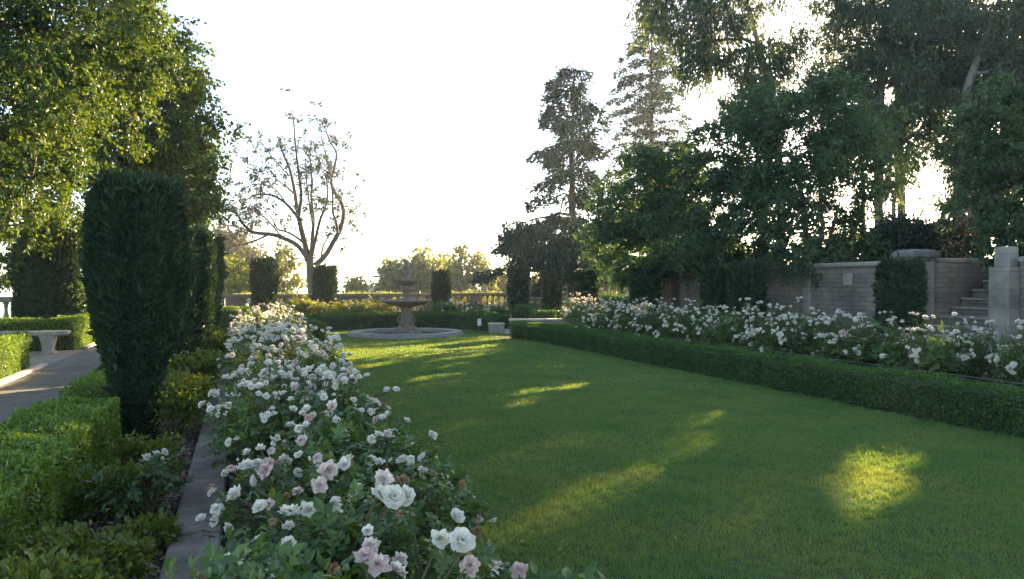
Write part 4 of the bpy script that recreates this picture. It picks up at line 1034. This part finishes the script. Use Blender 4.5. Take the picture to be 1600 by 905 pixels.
# bare tree
D = 36.0
bx, by = W(488, D)
bt = empty('bare_tree', (bx, by, -.3), 'tall nearly leafless tree with spreading grey limbs beyond the balustrade', 'tree')
limbs = [
 ([(488,470),(487,450),(485,425),(484,405)], .27, .22, 0),
 ([(484,410),(465,384),(440,371),(421,366),(396,363),(380,350),(372,337),(357,326),(340,318)], .15, .04, -1.0),
 ([(421,366),(400,376),(380,382),(362,384)], .07, .03, -.8),
 ([(390,362),(370,354),(350,352),(332,350)], .06, .02, -1.4),
 ([(484,408),(475,375),(468,345),(465,330),(460,295),(452,262),(441,236),(434,213)], .19, .035, .6),
 ([(466,340),(449,320),(432,308),(415,304),(398,306),(378,318)], .10, .03, .9),
 ([(478,382),(462,370),(447,362),(434,358),(424,340),(412,330)], .08, .025, -.5),
 ([(467,335),(471,305),(467,270),(463,235),(460,200),(458,172)], .11, .02, -.4),
 ([(486,408),(488,375),(490,345),(487,310),(488,280),(485,250),(486,225)], .13, .02, .3),
 ([(486,405),(494,370),(500,345),(508,325),(512,305),(510,275),(506,270)], .11, .025, -1.0),
 ([(489,350),(484,320),(480,290),(478,260),(476,214)], .08, .015, 1.0),
 ([(492,415),(508,400),(520,380),(532,358),(537,335),(534,318),(522,298),(518,282),(523,262),(526,240),(516,222),(509,205)], .17, .03, .5),
 ([(528,365),(525,345),(520,330),(520,300),(514,262),(508,235),(503,214)], .09, .02, -.5),
 ([(502,405),(505,385),(512,372),(520,355),(535,350),(548,345)], .07, .015, 1.1),
 ([(452,275),(440,262),(425,245),(413,228),(404,222)], .05, .015, .4),
 ([(462,305),(448,292),(432,280),(418,262),(404,268),(388,262)], .06, .015, -.9),
 ([(483,415),(478,408),(470,404),(462,406)], .05, .02, .4),
 ([(449,320),(430,296),(410,288),(392,290),(375,300)], .05, .015, 1.3),
 ([(440,371),(424,350),(408,336),(392,330),(376,334)], .05, .015, -1.7),
]
tb = MB(); pts_all = []
for pts, r0, r1, off in limbs:
    n = len(pts); P = []
    for i, (u, v) in enumerate(pts):
        dd = D + off*(i/(n-1))**.8*2.0
        P.append(W3(u, v, dd) - np.array((bx, by, -.3)))
    P = np.array(P)
    Q = []
    for i in range(n-1):
        p0 = P[max(i-1, 0)]; p1 = P[i]; p2 = P[i+1]; p3 = P[min(i+2, n-1)]
        for t in np.linspace(0, 1, 5, endpoint=False):
            Q.append(.5*((2*p1)+(-p0+p2)*t+(2*p0-5*p1+4*p2-p3)*t*t+(-p0+3*p1-3*p2+p3)*t**3))
    Q.append(P[-1]); Q = np.array(Q)
    rr = np.linspace(r0, r1, len(Q))*.78
    tb.path(Q, rr, 8)
    if r0 < .25:
        s0 = len(Q)//3
        pts_all.append((Q[s0:], rr[s0:]))
tips = []
def twig(p, d, L, r, lev):
    n = 4; q = p.copy(); dd = d.copy(); A = []; 
    for i in range(n):
        dd = nrm((dd + rng.normal(size=3)*.28 + np.array((0, 0, .10)))[None])[0]
        A.append((q, q+dd*L/n)); q = q+dd*L/n
        if lev > 0 and rng.random() < .6:
            twig(q, nrm((dd+rng.normal(size=3)*.8)[None])[0], L*.55, r*.55, lev-1)
    rs = np.linspace(r, r*.4, n+1)
    TW0.extend([a for a, _ in A]); TW1.extend([b_ for _, b_ in A]); TR0.extend(rs[:-1]); TR1.extend(rs[1:])
    tips.append(q)
TW0, TW1, TR0, TR1 = [], [], [], []
for Q, rr in pts_all:
    for i in range(0, len(Q)-1, 2):
        for _ in range(3):
            t = nrm((Q[i+1]-Q[i])[None])[0]
            d = nrm((t*.5 + rng.normal(size=3)*.75)[None])[0]
            twig(Q[i], d, rng.uniform(.6, 1.5), max(.009, rr[i]*.15), 2)
tb.tubes(TW0, TW1, np.maximum(TR0, .008), np.maximum(TR1, .005), 4)
tb.build('trunk', M['barkgrey'], bt)
tips = np.array(tips); sel = tips[rng.random(len(tips)) < .07]
p, R, s = leaves_at(sel, 15, .07, .15, .3, .8, tw=3)
lb = MB(); lb.inst(LEAF[0], LEAF[1], p, R, s); lb.build('crown', M['tuft'], bt)

# far trees beyond the balustrade
def far_tree(u, v0, v1, d, wpx, label, mat, leaf=LEAF, size=.26, n_per=40, dens=26, parts=None, zb=None, cat='tree', bark='barkgrey', name='far_tree', rc=.32, group=None):
    zb = float(gz(np.array(W(u, d)[0]), np.array(W(u, d)[1]))) if zb is None else zb
    bl = blob_px([(u+du*wpx, v0+(v1-v0)*fv, d+rng.uniform(-.5, .5), ru*wpx, rv*(v1-v0)) for du, fv, ru, rv in (parts or [(0,.3,.3,.3),(-.22,.55,.3,.3),(.22,.55,.3,.3),(0,.75,.42,.28)])])
    x, y = W(u, d)
    top = H(v0+(v1-v0)*.35, d)
    return tree(name, label, cat, [(x, y, zb), (x+.1, y, zb+(top-zb)*.4), (x, y, top)], .16, bl, dens, n_per, rc, leaf, size, mat, M[bark], group, flat=.9)
COLP = [(0,.15,.28,.2),(.05,.4,.40,.28),(-.05,.7,.5,.35)]
G_F = 'pale trees beyond the balustrade'
far_tree(613, 404, 468, 55, 44, 'pale sunlit tree behind the left side of the fountain', M['far'], parts=[(0,.2,.35,.2),(-.15,.5,.45,.3),(.2,.5,.45,.3),(0,.8,.5,.25)], size=.36, rc=.5, group=G_F)
far_tree(664, 398, 468, 55, 52, 'tallest pale tree right of the fountain finial', M['far'], parts=[(-.1,.15,.28,.18),(.15,.35,.4,.28),(-.2,.5,.4,.3),(0,.8,.5,.25)], size=.36, rc=.5, group=G_F)
far_tree(720, 392, 468, 52, 34, 'narrow pointed tree right of the yew behind the fountain', M['far'], parts=COLP, size=.34, rc=.45, group=G_F)
far_tree(752, 398, 468, 52, 34, 'narrow pale tree nearest the cedar, yellow along one side', M['far'], parts=COLP, size=.34, rc=.45, group=G_F)
far_tree(697, 402, 468, 58, 34, 'pale feathery tree just above the yew behind the fountain', M['far'], parts=COLP, size=.36, rc=.45, group=G_F)
far_tree(782, 427, 466, 60, 44, 'low olive tree in the gap left of the cedar', M['far'], size=.40, rc=.5, group=G_F)
far_tree(553, 432, 462, 50, 40, 'small round green bush left of the far house roof', M['far'], size=.28, rc=.4, cat='bush', name='far_bush')
far_tree(439, 382, 466, 41, 70, 'green young tree behind the yew left of the bare tree', M['far'], parts=[(.05,.12,.22,.16),(-.05,.35,.35,.22),(.1,.6,.42,.25),(-.1,.85,.5,.2)], size=.24, rc=.36)
far_tree(366, 404, 462, 40, 66, 'bright yellow green bush above the left end of the balustrade', M['farlime'], size=.24, rc=.36, cat='bush', name='far_bush')
far_tree(352, 366, 450, 60, 92, 'hazy brown leaved tree behind the bright yellow green bush', M['brownleaf'], parts=[(-.1,.2,.45,.22),(.15,.45,.45,.22),(-.1,.6,.5,.28)], size=.36, rc=.5)
for i, (u, v0, d) in enumerate(((842, 432, 62), (880, 428, 58), (935, 424, 60), (985, 426, 56))):
    far_tree(u, v0, 470, d, 62, ['brownish lit tree glimpsed between two yews left of the cedar trunk','brownish lit tree glimpsed right behind the cedar trunk','brownish tree glimpsed right of the cedar between the yews','brownish tree glimpsed just left of the stone wall end'][i], M['brownleaf'] if i else M['far'], size=.38, rc=.5, n_per=34, group='lit trees glimpsed under the cedar')
# a distant wood on the slope: one mass
n = 26000
x = rng.uniform(-3.5, 19, n); yv = rng.uniform(36.2, 40.0, n)
z = np.abs(rng.normal(size=n))*.45*(1+.5*np.sin(x*1.3)+.3*np.sin(x*3.7+1)); z = np.minimum(z, 1.0)
ub = MB(); ub.inst(LEAF[0], LEAF[1], np.stack([x, yv, z], -1), frames(rng.normal(size=(n, 3))+np.array((0, 0, .5)), rng.normal(size=(n, 3))+np.array((0, 0, .6))), rng.uniform(.12, .26, n))
tag(ub.build('undergrowth', M['far']), 'low leafy undergrowth showing between the balusters at the far end', 'undergrowth', kind='stuff')
# conifers
def cedar(label, u, d, v_top, v_base, whorls, wl, wr, droop, dens, size, mat, hang, zb, regular):
    x0, y0 = W(u, d); h = H(v_top, d)-zb
    root = empty('cedar_tree', (x0, y0, zb), label, 'conifer', 'tall cedars beyond the garden')
    tb = MB(); n = 26
    tz = np.linspace(0, h, n); wob = np.cumsum(rng.normal(size=(n, 2))*.02, 0)
    T = np.stack([wob[:, 0], wob[:, 1], tz], -1); tb.path(T, np.linspace(.26, .02, n), 9)
    lp, ld, lh = [], [], []
    right = np.array((CY, -SY))
    S0, S1, R0, R1 = [], [], [], []
    for wi in range(whorls):
        f = (.12 if regular else .2) + (.88 if regular else .8)*(wi+rng.uniform(-.3, .3)*(0 if regular else 1))/whorls
        f = min(f, .99); z = h*f
        nb = rng.integers(5, 7) if regular else rng.integers(1, 4)
        a0 = rng.uniform(0, 2*PI)
        for k_ in range(nb):
            a = a0 + 2*PI*k_/nb + rng.normal()*.3
            dx = np.array((math.cos(a), math.sin(a))); side = float(dx@right)
            prof = wl(f) if side < 0 else wr(f)
            L = prof*(rng.uniform(.7, 1.1) if regular else rng.uniform(.62, 1.12))
            if L < .1: continue
            m_ = 7; P = []
            for i in range(m_):
                t = i/(m_-1)
                P.append(np.array((T[0, 0]+dx[0]*L*t, T[0, 1]+dx[1]*L*t, z + L*(.22*t*(1-t)*2 if regular else .12*t) - droop*L*t*t)) + rng.normal(size=3)*.03*L*(i > 0))
            P = np.array(P)
            rr = np.linspace(.02+.012*L, .008, m_)
            S0 += list(P[:-1]); S1 += list(P[1:]); R0 += list(rr[:-1]); R1 += list(rr[1:])
            ns = int(dens*L)
            tt = rng.random(ns)**(.75 if regular else .55)*.95+.05
            if not regular:
                tt = tt[np.sin(tt*rng.uniform(7, 16)+rng.uniform(0, 6)) > rng.uniform(-1.3, -.3)]; ns = len(tt)
            base = np.stack([np.interp(tt, np.linspace(0, 1, m_), P[:, c]) for c in range(3)], -1)
            lat = np.stack([-dx[1]*np.ones(ns), dx[0]*np.ones(ns), np.zeros(ns)], -1)
            spread = rng.normal(size=ns)*(.10+.20*L*.35*(1-np.abs(tt-.55)))
            b0 = base + lat*spread[:, None] + np.array((0, 0, 1.0))*(-np.abs(spread)*.3)[:, None] + rng.normal(size=(ns, 3))*.05
            lp.append(b0)
            ld.append(np.concatenate([dx*np.ones((ns, 1)), np.zeros((ns, 1))], 1)*rng.uniform(.1, 1.0, ns)[:, None] + lat*(np.sign(spread)*rng.random(ns)*.8)[:, None] - np.array((0, 0, 1.0))*(hang*rng.random(ns)*1.3)[:, None])
    tb.tubes(S0, S1, R0, R1, 5); tb.build('trunk', M['bark'], root)
    p = np.concatenate(lp); y = np.concatenate(ld)
    # each spray = several needle cards
    k_ = 4; p = np.repeat(p, k_, 0) + rng.normal(size=(len(p)*k_, 3))*np.array((.07, .07, .06)); y = np.repeat(y, k_, 0)+rng.normal(size=(len(p), 3))*.4
    p[:, 2] -= hang*np.abs(rng.normal(size=len(p)))*.16
    kk = sun_gap_mask(p + np.array((x0, y0, zb))); p, y = p[kk], y[kk]
    lb = MB(); lb.inst(SLIM[0]*np.array((1.35, 1, 1)), SLIM[1], p, frames(y, rng.normal(size=p.shape)), size*rng.uniform(.6, 1.4, len(p)))
    lb.build('crown', mat, root)
dA, dB = 33.0, 42.0
rng = np.random.default_rng(23)
cedar('ragged drooping cedar, the shorter one, with dense uneven tiers', 893, dA, 98, 470, 42,
      lambda f: np.interp(f, [.1,.25,.38,.48,.56,.66,.74,.82,.88,.95,1], [3.6,4.1,4.2,3.6,2.1,2.0,1.5,2.0,1.3,1.0,.7]), lambda f: np.interp(f, [.1,.3,.5,.62,.72,.8,.88,.96,1], [2.6,2.8,2.0,1.3,1.8,1.5,.7,.8,.4]),
      .34, 58, .21, M['cedar'], 1.0, 0.0, False)
cedar('tall slender cedar with regular airy tiers reaching to the top', 1016, dB, -6, 470, 24,
      lambda f: np.interp(f, [.1,.3,.5,.7,.85,.97,1], [3.6,3.4,2.8,2.3,1.6,.35,.1]), lambda f: np.interp(f, [.1,.3,.5,.7,.85,.97,1], [3.4,3.2,2.6,2.1,1.5,.3,.1]),
      .16, 44, .20, M['cedar'], .28, 0.0, True)
tree('weeping_tree', 'weeping brownish tree at the left foot of the ragged cedar', 'tree', [(*W(850, 31), 0), (*W(846, 31), 1.8), (*W(838, 31), 3.6)], .10,
     blob_px([(812, 385, 31, 30, 34, .9), (845, 395, 31, 46, 36, 1.2), (880, 405, 30.5, 42, 30, 1.1), (800, 360, 31, 16, 20, .5), (925, 395, 29.5, 44, 34, 1.2)]), 40, 60, .24, SLIM, .24, M['cedar'], M['bark'], droop=1.6, up=.1)

# row of trees over the wall
G_R = 'dark leafy trees overhanging the stone wall'
tree('wall_tree', 'dark leafy tree farthest along the stone wall, beneath the cedars', 'tree', [(*W(1056, 22.2), 0), (*W(1054, 22.2), 1.4), (*W(1050, 22.2), 3.2)], .085,
     blob_px([(1000, 320, 23, 75, 60, 1.6), (1060, 360, 22, 80, 60, 1.6), (960, 370, 23.5, 48, 50, 1.3), (985, 420, 22.5, 52, 28, 1.1), (1060, 270, 22.5, 60, 42, 1.3), (1075, 396, 22, 62, 26, 1.1), (1020, 250, 23, 40, 30, 1.0)]), 48, 165, .27, LEAF, .095, M['row'], M['bark'], G_R, True)
tree('wall_tree', 'dark leafy tree on a thin stem in front of the stone wall', 'tree', [(*W(1102, 20.2), 0), (*W(1100, 20.2), 1.6), (*W(1105, 20.2), 3.4)], .08,
     blob_px([(1130, 250, 20.5, 75, 60, 1.5), (1150, 330, 20, 90, 70, 1.6), (1100, 385, 20, 60, 45, 1.2), (1180, 190, 20.5, 55, 42, 1.1), (1180, 400, 19.2, 64, 36, 1.1), (1130, 408, 19.6, 60, 22, 1.0)]), 52, 160, .25, LEAF, .088, M['row'], M['bark'], G_R, True)
tree('wall_tree', 'dark many stemmed tree rising behind the middle of the stone wall', 'tree', [(*W(1270, 18.6), 1.4), (*W(1262, 18.6), 2.4), (*W(1245, 18.6), 4.6)], .085,
     blob_px([(1215, 180, 18.5, 70, 48, 1.1), (1250, 250, 18.5, 80, 70, 1.4), (1220, 340, 18, 75, 60, 1.2), (1270, 160, 19, 50, 30, .8), (1305, 220, 18.5, 55, 60, 1.0), (1190, 260, 18.8, 60, 60, 1.2), (1300, 140, 19, 40, 30, .8), (1260, 400, 17.2, 75, 26, .9), (1310, 385, 17.6, 50, 24, .8)]), 60, 150, .25, LEAF, .080, M['row'], M['bark'], G_R, True,
     extra_trunks=[[(*W(1272, 18.6), 1.4), (*W(1300, 18.6), 2.9), (*W(1330, 18.4), 4.6)], [(*W(1274, 18.7), 1.4), (*W(1285, 18.8), 3.0), (*W(1275, 18.9), 5.0)]])
tree('wall_tree', 'open airy tree behind the wall with sky gaps, left of the pale eucalyptus trunks', 'tree', [(*W(1345, 19.5), 1.4), (*W(1350, 19.5), 2.6), (*W(1345, 19.5), 4.8)], .08,
     blob_px([(1335, 275, 19.5, 55, 55, 1.1), (1360, 200, 20, 45, 45, .9), (1345, 350, 19, 45, 45, .9), (1388, 265, 20, 34, 34, .8), (1300, 330, 19.5, 45, 45, .9)]), 44, 120, .28, LEAF, .088, M['row'], M['bark'], G_R, True)
tree('wall_tree', 'dark leafy tree filling the right edge over the plain pillar', 'tree', [(*W(1660, 13.6), 1.4), (*W(1655, 13.6), 2.6), (*W(1630, 13.6), 5.0)], .10,
     blob_px([(1600, 300, 13.6, 100, 80, 1.2), (1650, 210, 13.6, 110, 100, 1.3), (1555, 365, 13.4, 48, 40, .6), (1535, 255, 14, 56, 60, .7), (1500, 205, 14.5, 40, 40, .6), (1620, 390, 13.2, 50, 30, .7), (1700, 330, 13, 110, 110, 1.4), (1585, 180, 14, 60, 70, .9), (1580, 378, 13.4, 60, 30, .6), (1510, 330, 14.5, 36, 40, .6)]), 54, 130, .20, LEAF, .074, M['row'], M['bark'], G_R, True)
# eucalyptus
G_E = 'tall eucalyptus trees behind the wall'
tree('eucalyptus_tree', 'tall eucalyptus with hanging sprays beside the slender cedar, trunk hidden below', 'tree', [(*W(1215, 30), 1), (*W(1222, 30), 5), (*W(1205, 30), 9), (*W(1160, 30), 13)], .22,
     blob_px([(1065, 25, 29, 55, 40, 1.3), (1120, 60, 29, 50, 50, 1.3), (1085, 95, 29, 30, 30, .8), (1185, 105, 29.5, 50, 45, 1.2), (1225, 75, 29.5, 30, 30, .8), (1150, -20, 29.5, 90, 45, 1.8), (1030, -10, 29, 40, 40, 1.0), (1160, 160, 29.5, 32, 24, .8), (1250, 40, 29.5, 16, 16, .5)]), 30, 66, .46, SLIM, .27, M['euc'], M['barkpale'], G_E, droop=1.0, up=.05, rmin=.012)
tree('eucalyptus_tree', 'broad eucalyptus with a pale trunk, left of the bright sun gap', 'tree', [(*W(1375, 31), 1), (*W(1372, 31), 5), (*W(1374, 31), 9), (*W(1385, 31), 14)], .17,
     blob_px([(1345, 60, 31, 55, 62, 1.6), (1420, 45, 31, 75, 70, 2.0), (1395, 130, 31, 65, 55, 1.7), (1330, 140, 31, 42, 45, 1.2), (1370, 205, 31, 40, 35, 1.1), (1380, 285, 31, 26, 16, .7), (1330, 215, 31.5, 40, 40, 1.0), (1300, 120, 31, 34, 30, .8), (1325, 10, 31, 40, 40, 1.2)]), 32, 70, .52, SLIM, .29, M['euc'], M['barkpale'], G_E, droop=.9, up=.05, rmin=.012)
tree('eucalyptus_tree', 'eucalyptus with twin pale trunks against the bright gap above the dark bush', 'tree', [(*W(1410, 33), 1), (*W(1408, 33), 5), (*W(1400, 33), 10), (*W(1430, 33), 14)], .20,
     blob_px([(1480, 60, 33, 70, 65, 2.0), (1470, 145, 33, 60, 50, 1.6), (1420, 190, 33, 45, 38, 1.2), (1500, 215, 33, 40, 45, 1.2), (1530, 110, 33, 60, 70, 1.7), (1450, -10, 33, 60, 40, 1.6), (1410, 250, 33, 22, 26, .6)]), 32, 70, .52, SLIM, .29, M['euc'], M['barkpale'], G_E, droop=.9, up=.05, rmin=.012,
     extra_trunks=[[(*W(1398, 33.2), 1), (*W(1396, 33.2), 5), (*W(1420, 33.2), 10)]])
tree('eucalyptus_tree', 'tall dark eucalyptus at the top right edge', 'tree', [(*W(1500, 29), 1), (*W(1497, 29), 5), (*W(1510, 29), 9), (*W(1570, 29), 13)], .20,
     blob_px([(1570, 40, 29, 75, 70, 2.0), (1600, 140, 29, 75, 75, 2.0), (1550, 180, 29, 60, 55, 1.6), (1520, 270, 29, 35, 45, 1.0), (1560, 290, 28, 60, 60, 1.4), (1640, 60, 29, 90, 90, 2.0), (1500, 320, 28, 30, 24, .8)]), 34, 70, .50, SLIM, .28, M['euc'], M['barkpale'], G_E, droop=.9, up=.05, rmin=.012)
low_shrub(*W(1455, 17.5), 1.6, 1.8, 'large dark rounded bush behind the capped stone pillar', 16000, .10, 'darkbush', 'round_bush', 'bush', None, zb=1.45, leaf=LEAF, nst=40, stemr=.02)
low_shrub(*W(1335, 24), 1.6, 2.2, 'yellowish loose bush behind the wall beneath the airy tree', 4000, .16, 'far', 'garden_shrub', 'shrub', None, zb=0.9, leaf=LEAF, nst=30, stemr=.02)

# ------------------------------------------------------------------ haze
HAZE = 0.0007
if HAZE > 0:
    m, nt, out = new_mat('haze_air')
    pv = nt.nodes.new('ShaderNodeVolumePrincipled'); pv.inputs['Density'].default_value = HAZE; pv.inputs['Anisotropy'].default_value = 0.6
    pv.inputs['Color'].default_value = (0.80, 0.90, 1.0, 1)
    nt.links.new(pv.outputs[0], out.inputs['Volume'])
    g = MB(); g.box((-3200, -3200, -60), (3200, 3200, 24))
    tag(g.build('haze', m), kind='stuff')

# ------------------------------------------------------------------ light, sky, camera
wd = bpy.data.worlds.new('World'); C.world = wd; wd.use_nodes = True
nt = wd.node_tree; bg = nt.nodes['Background']
sk = nt.nodes.new('ShaderNodeTexSky'); sk.sky_type = 'NISHITA'; sk.sun_disc = False
sk.sun_elevation = ELEV; sk.sun_rotation = math.atan2(SUNXY[0], SUNXY[1]); sk.air_density = 0.72; sk.dust_density = 0.5; sk.ozone_density = 1.5; sk.altitude = 100
nt.links.new(sk.outputs[0], bg.inputs[0]); bg.inputs[1].default_value = 0.095
sl = bpy.data.lights.new('sun', 'SUN'); sl.energy = 5.0; sl.angle = math.radians(0.5); sl.color = (1.0, 0.82, 0.54)
so = bpy.data.objects.new('sun', sl); COL.objects.link(so)
from mathutils import Vector
so.rotation_euler = Vector(SUN).to_track_quat('Z', 'Y').to_euler()
so.location = (30, 30, 30)
cam = bpy.data.cameras.new('camera'); co = bpy.data.objects.new('camera', cam); COL.objects.link(co)
cam.sensor_width = 36; cam.lens = 36*F_PX/1600; cam.clip_end = 8000; cam.clip_start = .05
co.location = (0, 0, HCAM)
co.rotation_euler = (PI/2 - math.atan((452.5-HOR)/F_PX), 0, -YAW)
C.camera = co
C.view_settings.view_transform = 'Standard'; C.view_settings.look = 'None'; C.view_settings.gamma = 1; C.view_settings.use_curve_mapping = False
C.view_settings.exposure = 2.93
C.view_settings.use_white_balance = True; C.view_settings.white_balance_temperature = 7900; C.view_settings.white_balance_tint = 10
cy = C.cycles
cy.max_bounces = 6; cy.diffuse_bounces = 3; cy.glossy_bounces = 2; cy.transmission_bounces = 3; cy.volume_bounces = 0; cy.transparent_max_bounces = 4
cy.use_adaptive_sampling = True; cy.adaptive_threshold = 0.02
cy.use_denoising = True
try:
    cy.denoiser = 'OPENIMAGEDENOISE'; cy.denoising_input_passes = 'RGB_ALBEDO_NORMAL'
except Exception: pass
cy.caustics_reflective = False; cy.caustics_refractive = False
